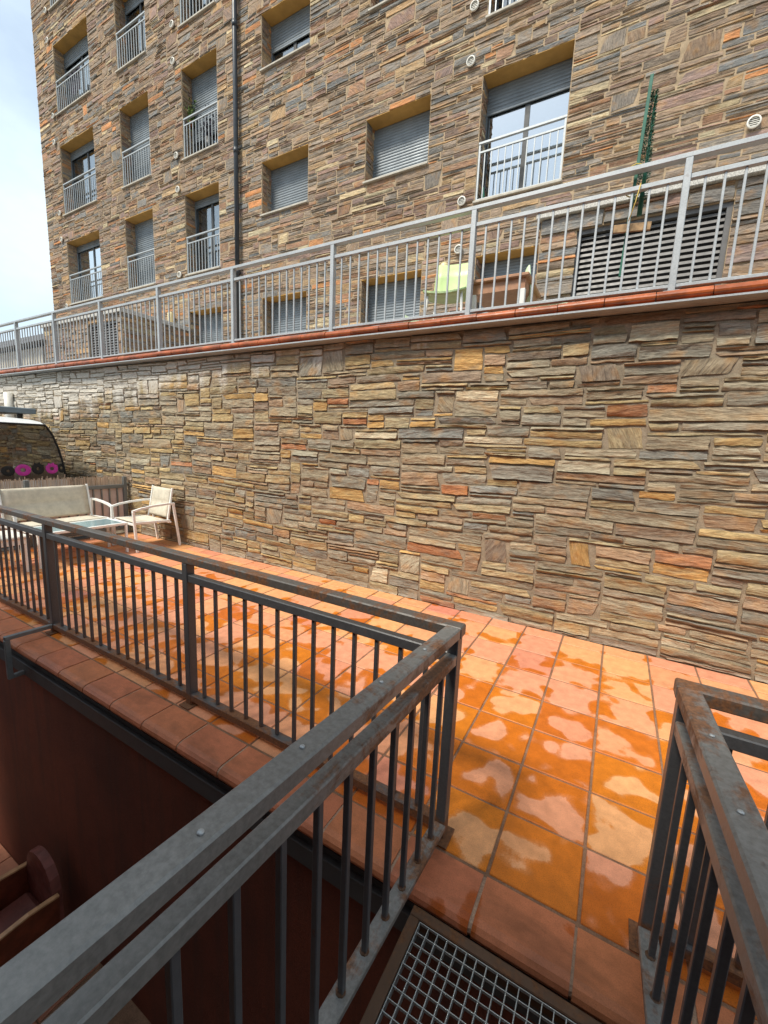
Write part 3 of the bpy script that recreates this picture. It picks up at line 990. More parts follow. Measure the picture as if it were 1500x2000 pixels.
sz_ = lambda z: 2.6 + round((z - 2.6) / RU) * RU
openings = [(c, f, sx(a), sx(b), sz_(d), sz_(e), k) for c, f, a, b, d, e, k in openings]
holes = [(a, b, d, e) for c, f, a, b, d, e, k in openings]

bld = empty('apartment_building', (-6, BY, UPZ), 'tall stone clad apartment block with recessed windows behind the upper railing', 'building')
wm = MB()
NX = round((BX1 - BX0) / CU); BX1 = BX0 + NX * CU
NZ = round((BZ1 - 2.6) / RU); BZ1 = 2.6 + NZ * RU
holed_face(wm, BX0, BX1, 2.6, BZ1, holes, lambda x, z: (x, BY, z))
wm.add([(BX0, BY, 2.6), (BX0, BY, BZ1), (BX0, BY + 9, BZ1), (BX0, BY + 9, 2.6)], [(0, 1, 2, 3)])
wm.add([(BX1, BY, 2.6), (BX1, BY, BZ1), (BX1, BY + 9, BZ1), (BX1, BY + 9, 2.6)], [(3, 2, 1, 0)])
wm.add([(BX0, BY, BZ1), (BX1, BY, BZ1), (BX1, BY + 9, BZ1), (BX0, BY + 9, BZ1)], [(0, 1, 2, 3)])
wm.add([(BX0, BY + 9, 2.6), (BX0, BY + 9, BZ1), (BX1, BY + 9, BZ1), (BX1, BY + 9, 2.6)], [(0, 1, 2, 3)])
DEP = 0.31
for a, b, d, e in holes:      # jambs of every opening
    y1 = BY + DEP + 0.06
    wm.add([(a, BY, d), (a, y1, d), (a, y1, e), (a, BY, e)], [(0, 1, 2, 3)])
    wm.add([(b, BY, d), (b, BY, e), (b, y1, e), (b, y1, d)], [(0, 1, 2, 3)])
bwall = wm.build('wall', 'facade_mortar', bld)
srnd = random.Random(23)
fs = Stones()
frame_f = (Vector((0, BY, 0)), Vector((1, 0, 0)), Vector((0, 0, 1)), Vector((0, -1, 0)))
def fwarp(x, z):
    return (0.0, 0.0)
for r in layout(BX0, BX1, 2.6, BZ1, CU, RU, holes, srnd, [(1, 44), (2, 40), (3, 12), (4, 2)], (4, 13), 0.03, (5, 9), (4, 7)):
    if r[2] > 10.5 and r[0] > -4 or r[1] > 3.0 and r[2] > 7:
        # high up and far right, well out of the picture: a coarser lay is enough
        if (int(r[0] * 10) + int(r[2] * 10)) % 7 == 0: continue
    fs.add(r, frame_f, srnd, FAC_PAL, 0.015, (0.004, 0.014), 0.15, None, (3, 2))
for a, b, d, e in holes:
    fr = (Vector((a, BY, 0)), Vector((0, 1, 0)), Vector((0, 0, 1)), Vector((1, 0, 0)))
    for r in layout(0.012, DEP - 0.005, d, e, 0.05, RU, [], srnd, [(1, 40), (2, 40), (3, 15)], (2, 5), 0.0, (4, 5), (3, 4)):
        fs.add(r, fr, srnd, FAC_PAL, 0.012, (0.004, 0.016), 0.15, None, (2, 2))
fs.emit(bwall, 'facade_stone', 300, 'stone', 'small_stones')

def roller(mb, a, b, zb, zt, y):
    """slatted roller shutter as a stepped profile"""
    pit = 0.052
    n = max(1, round((zt - zb) / pit))
    pit = (zt - zb) / n
    V, F = [], []
    prof_ = []
    for k in range(n):
        z0 = zb + k * pit
        prof_ += [(0.0, z0), (-0.009, z0 + pit * .18), (-0.010, z0 + pit * .5), (-0.006, z0 + pit * .85), (0.0, z0 + pit * .93)]
    prof_.append((0.0, zt))
    for dy, z in prof_:
        V += [(a, y + dy, z), (b, y + dy, z)]
    for k in range(len(prof_) - 1):
        F.append((2 * k, 2 * k + 1, 2 * k + 3, 2 * k + 2))
    mb.add(V, F)
    mb.box(a, b, y - .012, y + .012, zb - .03, zb - .0005)

# how far each shutter is down (1 = closed), and curtains behind the glass
state = {(1, 1): 0.10, (1, 2): 0.12, (1, 3): 0.22, (1, 4): 0.2, (2, 1): 1.0, (2, 2): 1.0, (2, 3): 0.16, (2, 4): 0.3, (3, 1): 0.10, (3, 2): 0.74, (3, 3): 0.3, (3, 4): 0.5,
         (4, 1): 1.0, (4, 2): 0.50, (4, 3): 1.0, (4, 4): 0.5, (5, 1): 1.0, (5, 2): 1.0, (5, 3): 0.4, (5, 4): 1.0, (6, 1): 0.22, (6, 2): 0.5, (6, 3): 1.0, (6, 4): 0.4,
         (3, 0): 1.0, (4, 0): 1.0, (5, 0): 1.0, (6, 0): 1.0}
curt = {(1, 2): (0.0, 0.62), (2, 3): (0.35, 1.0), (3, 1): (0.0, 0.78), (1, 3): (0.35, 0.75), (2, 2): None}
for (c, f, a, b, d, e, kind) in openings:
    yw = BY + DEP
    fm = MB()
    # dark aluminium frame with two leaves
    t = 0.055
    fm.box(a + .001, a + t, yw + .001, yw + .05, d + .041, e - .001)
    fm.box(b - t, b - .001, yw + .001, yw + .05, d + .041, e - .001)
    fm.box(a + t, b - t, yw + .001, yw + .05, e - t, e - .001)
    fm.box(a + t, b - t, yw + .001, yw + .05, d + .041, d + .041 + t)
    mx = (a + b) / 2
    fm.box(mx - .04, mx + .04, yw + .003, yw + .048, d + .042 + t, e - t - .001)
    wo = fm.build('window', 'frame_dark', bld)
    # ochre soffit, sill, dark room behind
    MB().box(a + .001, b - .001, BY - .004, yw + .0005, e - .0005, e + .012).build('soffit', 'ochre', wo)
    MB().box(a - .02, b + .02, BY - .055, yw + .0005, d + .0005, d + .04, 0.006).build('sill', 'sill', wo)
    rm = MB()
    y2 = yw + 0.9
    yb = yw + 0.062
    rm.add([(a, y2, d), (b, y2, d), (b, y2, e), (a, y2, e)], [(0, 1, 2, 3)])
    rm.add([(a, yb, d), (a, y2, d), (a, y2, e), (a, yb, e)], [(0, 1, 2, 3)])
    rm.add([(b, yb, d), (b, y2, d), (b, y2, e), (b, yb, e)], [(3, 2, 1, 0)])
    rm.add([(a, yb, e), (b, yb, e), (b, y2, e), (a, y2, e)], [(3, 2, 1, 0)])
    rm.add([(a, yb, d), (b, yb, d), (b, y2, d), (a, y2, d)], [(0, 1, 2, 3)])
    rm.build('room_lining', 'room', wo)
    sh = state[(c, f)]
    if sh < 1.0:
        mat = 'pane_bright' if (c, f) in ((6, 1), (1, 1)) else 'pane'
        for (p, q) in ((a + t, mx - .04), (mx + .04, b - t)):
            MB().box(p + .0005, q - .0005, yw + .02, yw + .026, d + .042 + t, e - t - .0015).build('pane', mat, wo)
        if curt.get((c, f)):
            s0, s1 = curt[(c, f)]
            xa, xb = a + .06 + (b - a - .12) * s0, a + .06 + (b - a - .12) * s1
            cv, cf = [], []
            n = 40
            for i in range(n + 1):
                x = xa + (xb - xa) * i / n
                yy = yw + .12 + 0.022 * math.sin(i * 1.35) + .008 * math.sin(i * 3.3)
                cv += [(x, yy, d + .05), (x, yy, e - .06)]
            for i in range(n):
                cf.append((2 * i, 2 * i + 2, 2 * i + 3, 2 * i + 1))
            cmb = MB(); cmb.add(cv, cf, True)
            cmb.build('curtain', 'curtain', wo)
    sm = MB()
    zb = e - 0.002 - (e - d - .045) * sh + (0.033 if sh >= 1 else 0.031)
    ys = yw - 0.014
    roller(sm, a + .022, b - .022, zb, e - .002, ys)
    sm.box(a + .001, a + .0215, ys - .014, ys + .0135, d + .041, e - .002)
    sm.box(b - .0215, b - .001, ys - .014, ys + .0135, d + .041, e - .002)
    sm.build('roller_shutter', 'shutter', wo)
    if kind == 'door':
        # balustrade across the French window
        g = MB()
        yb_, zt, zbm = BY + .028, d + .95, d + .075
        g.bar((a - .005, yb_, zt), (b + .005, yb_, zt), 0.045, 0.03)
        g.bar((a + .005, yb_, zt - .14), (b - .005, yb_, zt - .14), 0.03, 0.026)
        g.bar((a + .005, yb_, zbm), (b - .005, yb_, zbm), 0.03, 0.022)
        g.box(a + .004, a + .034, yb_ - .0145, yb_ + .0145, d + .041, zt - .016)
        g.box(b - .034, b - .004, yb_ - .0145, yb_ + .0145, d + .041, zt - .016)
        n = round((b - a) / 0.115)
        for i in range(1, n):
            x = a + (b - a) * i / n
            g.box(x - .008, x + .008, yb_ - .008, yb_ + .008, zbm + .0115, zt - .1535)
        g.build('balustrade', 'galv', wo)
# round ventilation grilles
vents = [(-10.81, 11.62), (-10.82, 10.84), (-10.8, 8.74), (-10.78, 7.95), (-10.82, 5.9), (-16.91, 14.35), (-16.92, 13.57), (-16.91, 11.5), (-16.95, 10.77),
         (-16.93, 8.7), (-16.94, 7.91), (-16.9, 5.83), (-2.94, 8.82), (-2.94, 8.03), (-2.94, 5.91), (-2.94, 5.13), (1.0, 5.95)]
def ring(mb, c, n, r, w, dep, seg=20):
    c, n = Vector(c), Vector(n)
    a = Vector((0, 0, 1)); s = n.cross(a).normalized(); u = s.cross(n)
    V, F = [], []
    for k in range(seg):
        t = 2 * math.pi * k / seg
        dvec = s * math.cos(t) + u * math.sin(t)
        V += [c + dvec * (r - w), c + dvec * (r - w) + n * dep, c + dvec * r + n * dep * 0.8, c + dvec * r]
    for k in range(seg):
        i, j = 4 * k, 4 * ((k + 1) % seg)
        for q in range(4):
            F.append((i + q, j + q, j + (q + 1) % 4, i + (q + 1) % 4))
    mb.add(V, F, False)
vm = MB(); ring(vm, (0, 0, 0), (0, -1, 0), 0.075, 0.017, 0.03)
for k in range(5):
    z = (k - 2) * 0.022
    hwid = math.sqrt(0.056 ** 2 - z * z)
    vm.box(-hwid, hwid, -0.012, -0.006, z - .004, z + .004)
vme = bpy.data.meshes.new('vent_grille'); vme.from_pydata([tuple(v) for v in vm.v], [], vm.f); vme.materials.append(M['white_plastic'])
vb = MB()
vb.add([(0.058 * math.cos(2 * math.pi * k / 20), -0.004, 0.058 * math.sin(2 * math.pi * k / 20)) for k in range(20)], [tuple(range(20))])
vbme = bpy.data.meshes.new('vent_opening'); vbme.from_pydata([tuple(v) for v in vb.v], [], vb.f); vbme.materials.append(M['frame_dark'])
for x, z in vents:
    g = inst(vme, 'vent_grille', (x, BY - 0.042, z), bld)
    inst(vbme, 'vent_opening', (x, BY - 0.042, z), g)

# annexes with louvres standing in front of the facade
def annex(x0, x1, y0, top, louv, label, seed):
    lx0, lx1, lz0, lz1 = louv
    mb = MB()
    holed_face(mb, x0, x1, 2.6, top - .1, [louv], lambda x, z: (x, y0, z))
    mb.add([(x0, y0, 2.6), (x0, y0, top - .1), (x0, BY - .002, top - .1), (x0, BY - .002, 2.6)], [(0, 1, 2, 3)])
    mb.add([(x1, y0, 2.6), (x1, y0, top - .1), (x1, BY - .002, top - .1), (x1, BY - .002, 2.6)], [(3, 2, 1, 0)])
    yd = y0 + 0.14
    for q in ([(lx0, y0, lz0), (lx0, yd, lz0), (lx0, yd, lz1), (lx0, y0, lz1)], [(lx1, y0, lz0), (lx1, y0, lz1), (lx1, yd, lz1), (lx1, yd, lz0)],
              [(lx0, y0, lz1), (lx0, yd, lz1), (lx1, yd, lz1), (lx1, y0, lz1)]):
        mb.add(q, [(0, 1, 2, 3)])
    an = mb.build('annex', 'facade_mortar', bld, label=label)
    s = Stones(); r_ = random.Random(seed)
    fr = (Vector((0, y0, 0)), Vector((1, 0, 0)), Vector((0, 0, 1)), Vector((0, -1, 0)))
    for rc in layout(x0, x1, 2.72, top - .1, 0.05, 0.045, [louv], r_, [(1, 22), (2, 44), (3, 26), (4, 8)], (4, 10), 0.06, (5, 8), (4, 6)):
        s.add(rc, fr, r_, FAC_PAL, 0.013, (0.008, 0.03), 0.12, None, (3, 2))
    for xs_, nrm, uu in ((x1, Vector((1, 0, 0)), Vector((0, 1, 0))), (x0, Vector((-1, 0, 0)), Vector((0, -1, 0)))):
        fr2 = (Vector((xs_, y0 if nrm.x > 0 else BY, 0)), uu, Vector((0, 0, 1)), nrm)
        for rc in layout(0.0, BY - y0 - .01, 2.72, top - .1, 0.05, 0.045, [], r_, [(1, 30), (2, 44), (3, 20)], (4, 10), 0.04, (5, 8), (4, 5)):
            s.add(rc, fr2, r_, FAC_PAL, 0.013, (0.008, 0.026), 0.13, None, (3, 2))
    s.emit(an, 'facade_stone', 60, 'stone', 'small_stones')
    MB().box(x0 - .05, x1 + .05, y0 - .07, BY - .045, top - .0995, top, 0.006).build('roof_slab', 'granite', an)
    fm = MB()
    for p, q, zb_, zt_ in ((lx0 + .001, lx0 + .05, lz0, lz1 - .001), (lx1 - .05, lx1 - .001, lz0, lz1 - .001), (lx0 + .05, lx1 - .05, lz1 - .05, lz1 - .001)):
        fm.box(p, q, y0 + .03, y0 + .09, zb_, zt_)
    fm.build('louvre_frame', 'louvre', an)
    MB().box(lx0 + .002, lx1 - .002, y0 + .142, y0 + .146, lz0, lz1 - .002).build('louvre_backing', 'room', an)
    sl = MB()
    L = lx1 - lx0 - .102
    sl.obox(Vector((0, 0, 0)), Vector((1, 0, 0)), Vector((0, math.cos(1.2), math.sin(1.2))), Vector((0, -math.sin(1.2), math.cos(1.2))), L, 0.036, 0.005)
    sme = bpy.data.meshes.new('louvre_slat'); sme.from_pydata([tuple(v) for v in sl.v], [], sl.f); sme.materials.append(M['louvre'])
    z = lz1 - .09
    while z > lz0 + .03:
        inst(sme, 'louvre_slat', ((lx0 + lx1) / 2, y0 + .062, z), an)
        z -= 0.062
annex(-1.19, 4.4, 5.8, 4.54, (-0.765, 0.715, 2.80, 4.26), 'stone annex with a wide louvre behind the upper railing', 31)
annex(-14.3, -10.48, 5.8, 4.52, (-12.0, -10.68, 2.80, 4.28), 'stone annex with a louvred door and pale slab roof', 37)

# ------------------------------------------------------------------ downpipe on the facade
dp = empty('downpipe', (-8.54, BY - .1, UPZ), 'tall charcoal downpipe fixed to the stone facade', 'pipe')
MB().tube([(-8.54, BY - .1, 2.73), (-8.54, BY - .1, 17.0)], 0.055, 14).build('pipe', 'downpipe', dp)
for z in (3.4, 5.6, 8.2, 10.7, 13.3, 15.6):
    MB().tube([(-8.54, BY - .1, z - .06), (-8.54, BY - .1, z + .06)], 0.063, 14).build('socket', 'downpipe', dp)
    MB().box(-8.56, -8.52, BY - .04, BY - .008, z - .02, z + .02).build('bracket', 'downpipe', dp)

# ------------------------------------------------------------------ wall lamps on the facade
def wall_lamp(x, y, z, label):
    o = empty('wall_lamp', (x, y, z), label, 'lamp', 'cream wall lamps on the facade')
    MB().box(x - .05, x + .05, y - .03, y - .0005, z - .09, z + .03, 0.006).build('back_plate', 'galv_dull', o)
    m = MB()
    m.tube([(x, y - .085, z - .13), (x, y - .085, z - .12), (x, y - .085, z - .09), (x, y - .085, z + .09), (x, y - .085, z + .12), (x, y - .085, z + .135)],
           [0.03, 0.062, 0.075, 0.075, 0.055, 0.015], 16)
    m.build('shade', 'lamp', o)
wall_lamp(-3.16, BY - .045, 4.78, 'cream wall lamp beside the back of the green chair')
wall_lamp(-11.15, BY - .045, 4.84, 'cream wall lamp above the sloping line of the left annex')

# ------------------------------------------------------------------ things in the windows
def leaves(mb, c, spread, n, size, rnd):
    for _ in range(n):
        p = Vector(c) + Vector((rnd.gauss(0, spread[0]), rnd.gauss(0, spread[1]), rnd.gauss(0, spread[2])))
        a = Vector((rnd.uniform(-1, 1), rnd.uniform(-1, 1), rnd.uniform(-1, 1))).normalized()
        b = a.cross(Vector((rnd.uniform(-1, 1), rnd.uniform(-1, 1), rnd.uniform(-1, 1)))).normalized()
        s = size * rnd.uniform(.6, 1.3)
        mb.add([p - a * s, p + b * s * .4, p + a * s, p - b * s * .4], [(0, 1, 2, 3)])
lr = random.Random(3)
hp = empty('hanging_plant', (-10.45, 7.78, 9.45), 'green trailing plant in the recess above a balustrade beside the downpipe', 'plant')
m = MB(); leaves(m, (-10.46, 7.78, 9.72), (.05, .06, .13), 150, 0.045, lr); m.build('foliage', 'plant_leaf', hp)
m = MB(); m.tube([(-10.5, 7.8, 9.45), (-10.5, 7.8, 9.56)], [0.045, 0.06], 10); m.build('pot', 'terracotta', hp)
cl = MB()
V, F = [], []
for i in range(9):
    for j in range(7):
        x = -16.05 + i * 0.075; z = 11.85 + j * 0.105
        V.append((x + .02 * math.sin(j * 1.3), 7.68 + .03 * math.sin(i * 1.7) + .012 * math.sin(j * 2.1 + i), z - 0.05 * math.sin(i * .45)))
for i in range(8):
    for j in range(6):
        F.append((i * 7 + j, (i + 1) * 7 + j, (i + 1) * 7 + j + 1, i * 7 + j + 1))
cl.add(V, F, True)
cl.build('laundry', 'cloth', None, label='dark laundry hung inside a balustrade on the upper left', cat='laundry')
bt = MB(); bt.tube([(-2.62, 7.72, 5.88), (-2.62, 7.72, 5.89), (-2.62, 7.72, 6.02), (-2.62, 7.72, 6.07), (-2.62, 7.72, 6.13)], [0.028, 0.033, 0.033, 0.013, 0.012], 12)
bt.build('bottle', 'green_post', None, label='small green bottle on the sill of the open French window', cat='bottle')
for x, z, s, w in ((-9.85, 8.83, 0.16, 'dark potted plant behind the balustrade of the half closed window by the downpipe'), (-11.85 - .35, 9.02, 0.10, 'dark objects')):
    if w == 'dark objects': continue
    o = empty('potted_plant', (x, 7.78, z), w, 'plant')
    m = MB(); leaves(m, (x, 7.80, z + .42), (.14, .05, .16), 160, 0.05, lr); m.build('foliage', 'cloth', o)
    m = MB(); m.tube([(x, 7.80, z - .16), (x, 7.80, z + .16)], [0.08, 0.11], 12); m.build('pot', 'frame_dark', o)

# ------------------------------------------------------------------ upper terrace furniture
def plastic_chair(name, loc, rz, mat, label):
    o = empty(name, loc, label, 'chair', 'plastic chairs on the upper terrace', rz)
    # one moulded shell: seat and back as a curved strip
    prof = [(-0.22, 0.405), (-0.20, 0.43), (-0.05, 0.44), (0.12, 0.43), (0.20, 0.45), (0.235, 0.56), (0.255, 0.72), (0.275, 0.86)]
    wid = [0.20, 0.215, 0.22, 0.215, 0.21, 0.205, 0.20, 0.188]
    V, F = [], []
    for (y, z), w in zip(prof, wid):
        for k in range(7):
            s = -1 + k / 3
            bow = 0.025 * s * s
            up = z > 0.5
            V.append((w * s, y - (bow if up else 0), z + (0 if up else bow)))
    n = len(prof)
    for i in range(n - 1):
        for k in range(6):
            F.append((i * 7 + k, i * 7 + k + 1, (i + 1) * 7 + k + 1, (i + 1) * 7 + k))
    m = MB(); m.add(V, F, True)
    sh = m.build('shell', mat, o, local=True)
    md = sh.modifiers.new('thickness', 'SOLIDIFY'); md.thickness = 0.016
    for sx_ in (-1, 1):
        for (y0, y1) in ((-.17, -.21), (.16, .24)):
            m = MB(); m.tube([(sx_ * .17, y0, .425), (sx_ * .20, y1, 0.0)], [0.014, 0.011], 10)
            m.build('leg', 'white_metal', o, local=True)
    return o
plastic_chair('plastic_chair', (-1.75, 4.28, UPZ), R(10), 'green_chair', 'green plastic chair facing the railing beside the brown table')
plastic_chair('plastic_chair', (-0.88, 5.12, UPZ), R(105), 'pale_green', 'pale green plastic chair at the right end of the brown table')
plastic_chair('plastic_chair', (-2.80, 6.0, UPZ), R(80), 'pale_green', 'pale green plastic chair barely showing left of the green chair')
tb = empty('terrace_table', (-1.35, 5.0, UPZ), 'brown topped table with white legs between green chairs', 'table')
MB().box(-1.66, -1.02, 4.62, 5.35, UPZ + .665, UPZ + .70, 0.008).build('table_top', 'brown_top', tb)
MB().box(-1.62, -1.06, 4.66, 5.31, UPZ + .56, UPZ + .6645).build('apron', 'brown_top', tb)
for x in (-1.60, -1.08):
    for y in (4.68, 5.29):
        MB().box(x - .025, x + .025, y - .025, y + .025, UPZ + .002, UPZ + .5595, 0.004).build('leg', 'white_metal', tb)

# ------------------------------------------------------------------ rolled hedge screen tied to the upper railing
rh = empty('rolled_screen', (-0.13, 3.90, 2.81), 'green post with a rolled leafy screen tied to the upper railing', 'screen')
MB().bar((-0.165, 3.885, 2.98), (-0.118, 3.885, 4.33), 0.022, 0.018, 0.002).build('post', 'green_post', rh)
m = MB()
for k in range(3000):
    t = lr.random()
    z = 3.50 + 0.74 * t
    c = Vector((-0.098 + .010 * t, 3.92, z))
    rr = (0.036 * (1 - t) + 0.014) * math.sqrt(lr.random())
    a = lr.uniform(0, 6.283)
    p = c + Vector((math.cos(a) * rr, math.sin(a) * rr, 0))
    d = Vector((math.cos(a), math.sin(a), lr.uniform(-.6, .8))).normalized()
    s = d.cross(Vector((lr.uniform(-1, 1), lr.uniform(-1, 1), lr.uniform(-1, 1)))).normalized()
    L = lr.uniform(.006, .018)
    m.add([p, p + d * L * .5 + s * L * .22, p + d * L, p + d * L * .5 - s * L * .22], [(0, 1, 2, 3)])
m.build('foliage', 'green_leaf', rh)
m = MB(); m.tube([(-0.088, 3.93, 3.42), (-0.078, 3.93, 4.22)], [0.018, 0.006], 8); m.build('core', 'green_post', rh)
m = MB()
for z in (3.72, 3.555):
    m.tube([(-0.175 + .05 * math.cos(a) + .03, 3.865 + .05 * math.sin(a), z + .004 * math.sin(3 * a)) for a in [k * .5236 for k in range(13)]], 0.004, 6, False)
m.tube([(-0.10, 3.79, 3.57), (-0.12, 3.787, 3.45), (-0.15, 3.79, 3.33)], 0.0035, 6)
m.build('cord', 'tie', rh)
bo = MB(); bo.obox(Vector((-0.13, 3.795 + .04, 3.30)), Vector((.985, 0, -.09)).normalized(), Vector((0, 1, 0)), Vector((.09, 0, .985)).normalized(), 0.26, 0.018, 0.055, 0.002)
bo.build('wooden_offcut', 'board', rh)

# ------------------------------------------------------------------ white stub pipe on the retaining wall
pp = MB(); pp.tube([(-11.14, 3.79, 2.36), (-11.14, 3.79, 1.60)], 0.075, 14)
pp.build('drain_pipe', 'white_plastic', None, label='short white drain pipe on the stone wall above the van', cat='pipe')

# ------------------------------------------------------------------ terrace end fence and reed screen
ef = empty('end_railing', (-7.05, 2.0, 0), 'grey railing across the far end of the terrace behind the sofa', 'railing')
for y in (3.80, 2.50, 1.2 + .26, -0.2):
    MB().box(-7.075, -7.025, y - .025, y + .025, 0.0, 0.925, 0.003).build('post', 'galv_dull', ef)
MB().box(-7.07, -7.03, -0.6, 3.774, 0.745, 0.80, 0.003).build('top_rail', 'galv_dull', ef)
MB().box(-7.07, -7.03, -0.6, 3.774, 0.06, 0.10, 0.003).build('bottom_rail', 'galv_dull', ef)
m = MB().box(-.009, .009, -.009, .009, 0, 0.644)
me = bpy.data.meshes.new('baluster'); me.from_pydata([tuple(v) for v in m.v], [], m.f); me.materials.append(M['galv_dull'])
y = 3.68
while y > -0.5:
    inst(me, 'baluster', (-7.05, y, 0.1005), ef)
    y -= 0.117
bd_ = MB().box(-.006, .006, -.0545, .0545, 0, 0.70, .003)
bme_ = bpy.data.meshes.new('board'); bme_.from_pydata([tuple(v) for v in bd_.v], [], bd_.f); bme_.materials.append(M['fence_board'])
y = 3.735
while y > -0.5:
    inst(bme_, 'board', (-7.083, y, 0.05), ef, (0, 0, rng.uniform(-.02, .02)))
    y -= 0.117
rs = MB()
y = 3.84
while y > -0.6:
    w = lr.uniform(.006, .011)
    h = 0.93 + lr.uniform(-.012, .018) + (0.04 if lr.random() < .03 else 0)
    x = -7.098 + lr.uniform(-.004, .004)
    tl = lr.uniform(-.006, .006)
    rs.add([(x, y, .03), (x + .004, y - w / 2, .03), (x, y - w, .03), (x, y + tl, h), (x + .004, y - w / 2 + tl, h), (x, y - w + tl, h)], [(0, 1, 4, 3), (1, 2, 5, 4)], True)
    y -= w * 0.98
rs.build('reed_screen', 'reed', None, label='tan reed screen tied behind the grey end railing', cat='screen')

# ------------------------------------------------------------------ garden furniture
def lounge_seat(name, loc, rz, w, d, label, cat, group):
    o = empty(name, loc, label, cat, group, rz)
    h = w / 2
    for s in (-1, 1):
        x = s * h
        m = MB(); m.bar((x, -d / 2 + .03, 0), (x, -d / 2, 0.575), .030, .032, .004); m.build('leg', 'white_metal', o, local=True)
        m = MB(); m.bar((x, d / 2 + .02, 0), (x, d / 2 - .06, 0.625), .030, .032, .004); m.build('leg', 'white_metal', o, local=True)
        m = MB()
        pts = [(x, -d / 2 - .012, .575), (x, -d / 2 + .10, .605), (x, -d / 2 + .26, .628), (x, d / 2 - .15, .640), (x, d / 2 - .045, .636)]
        for a, b in zip(pts, pts[1:]):
            m.bar(a, b, .034, .026)
        m.build('armrest', 'white_metal', o, local=True)
        m = MB(); m.bar((x - s * .045, d / 2 - .125, .40), (x - s * .045, d / 2 - .04, .86), .024, .026, .003); m.build('back_post', 'white_metal', o, local=True)
        m = MB(); m.bar((x - s * .034, -d / 2 + .02, .405), (x - s * .034, d / 2 - .10, .385), .026, .034, .003); m.build('seat_rail', 'white_metal', o, local=True)
    for yy, z in ((-d / 2 + .018, .385), (d / 2 - .10, .365)):
        m = MB(); m.bar((-h + .016, yy, z), (h - .016, yy, z), .024, .028, .003); m.build('cross_rail', 'white_metal', o, local=True)
    # padded sling panels with quilting seams
    def sling(p0, p1, bulge, n=(14, 12)):
        V, F = [], []
        hw = h - .062
        for i in range(n[0] + 1):
            t = i / n[0]
            seam = abs(math.sin(t * math.pi * 2)) ** .45
            for k in range(n[1] + 1):
                s = -1 + 2 * k / n[1]
                y = p0[0] + (p1[0] - p0[0]) * t; z = p0[1] + (p1[1] - p0[1]) * t
                nrm = Vector((0, p0[1] - p1[1], p1[0] - p0[0])).normalized()
                sag = bulge * (1 - s * s * .5) * math.sin(math.pi * t)
                q = Vector((hw * s, y, z)) + nrm * (0.018 * seam * (1 - abs(s) ** 8) - sag)
                V.append(tuple(q))
        W = n[1] + 1
        for i in range(n[0]):
            for k in range(n[1]):
                F.append((i * W + k, i * W + k + 1, (i + 1) * W + k + 1, (i + 1) * W + k))
        return V, F
    V, F = sling((-d / 2 + .02, .425), (d / 2 - .15, .405), .02)
    m = MB(); m.add(V, F, True); q = m.build('seat', 'sling', o, local=True)
    md = q.modifiers.new('thickness', 'SOLIDIFY'); md.thickness = 0.014; md.offset = -1
    V, F = sling((d / 2 - .135, .43), (d / 2 - .052, .85), .012)
    m = MB(); m.add(V, F, True); q = m.build('backrest', 'sling', o, local=True)
    md = q.modifiers.new('thickness', 'SOLIDIFY'); md.thickness = 0.014; md.offset = -1
    return o
lounge_seat('garden_sofa', (-6.56, 2.63, 0), R(90), 1.10, .60, 'beige two seat garden sofa with white frame against the reed screen', 'sofa', None)
lounge_seat('garden_armchair', (-5.94, 3.47, 0), R(-4), .62, .62, 'beige sling armchair with white frame against the stone wall', 'armchair', None)
gt = empty('coffee_table', (-6.0, 2.62, 0), 'white coffee table with a blue grey frosted glass top', 'table')
tx0, tx1, ty0, ty1, tz = -6.26, -5.76, 2.10, 3.12, .42
m = MB()
m.box(tx0, tx1, ty0, ty0 + .035, tz - .03, tz, .003); m.box(tx0, tx1, ty1 - .035, ty1, tz - .03, tz, .003)
m.box(tx0, tx0 + .035, ty0 + .0355, ty1 - .0355, tz - .03, tz, .003); m.box(tx1 - .035, tx1, ty0 + .0355, ty1 - .0355, tz - .03, tz, .003)
m.build('frame', 'white_metal', gt)
MB().box(tx0 + .036, tx1 - .036, ty0 + .036, ty1 - .036, tz - .010, tz - .003).build('glass_top', 'table_glass', gt)
for x in (tx0 + .018, tx1 - .018):
    for y in (ty0 + .018, ty1 - .018):
        MB().box(x - .015, x + .015, y - .015, y + .015, 0.001, tz - .0305, .003).build('leg', 'white_metal', gt)
so = empty('garden_stool', (-5.95, 1.84, 0), 'low white garden stool behind the dark railing at far left', 'stool')
MB().box(-6.20, -5.72, 1.66, 2.02, .395, .43, .008).build('seat', 'white_plastic', so)
MB().box(-6.18, -5.74, 1.68, 2.00, .33, .3945, .004).build('apron', 'white_metal', so)
for x in (-6.165, -5.755):
    for y in (1.695, 1.985):
        MB().box(x - .016, x + .016, y - .016, y + .016, 0.001, .3295, .003).build('leg', 'white_metal', so)

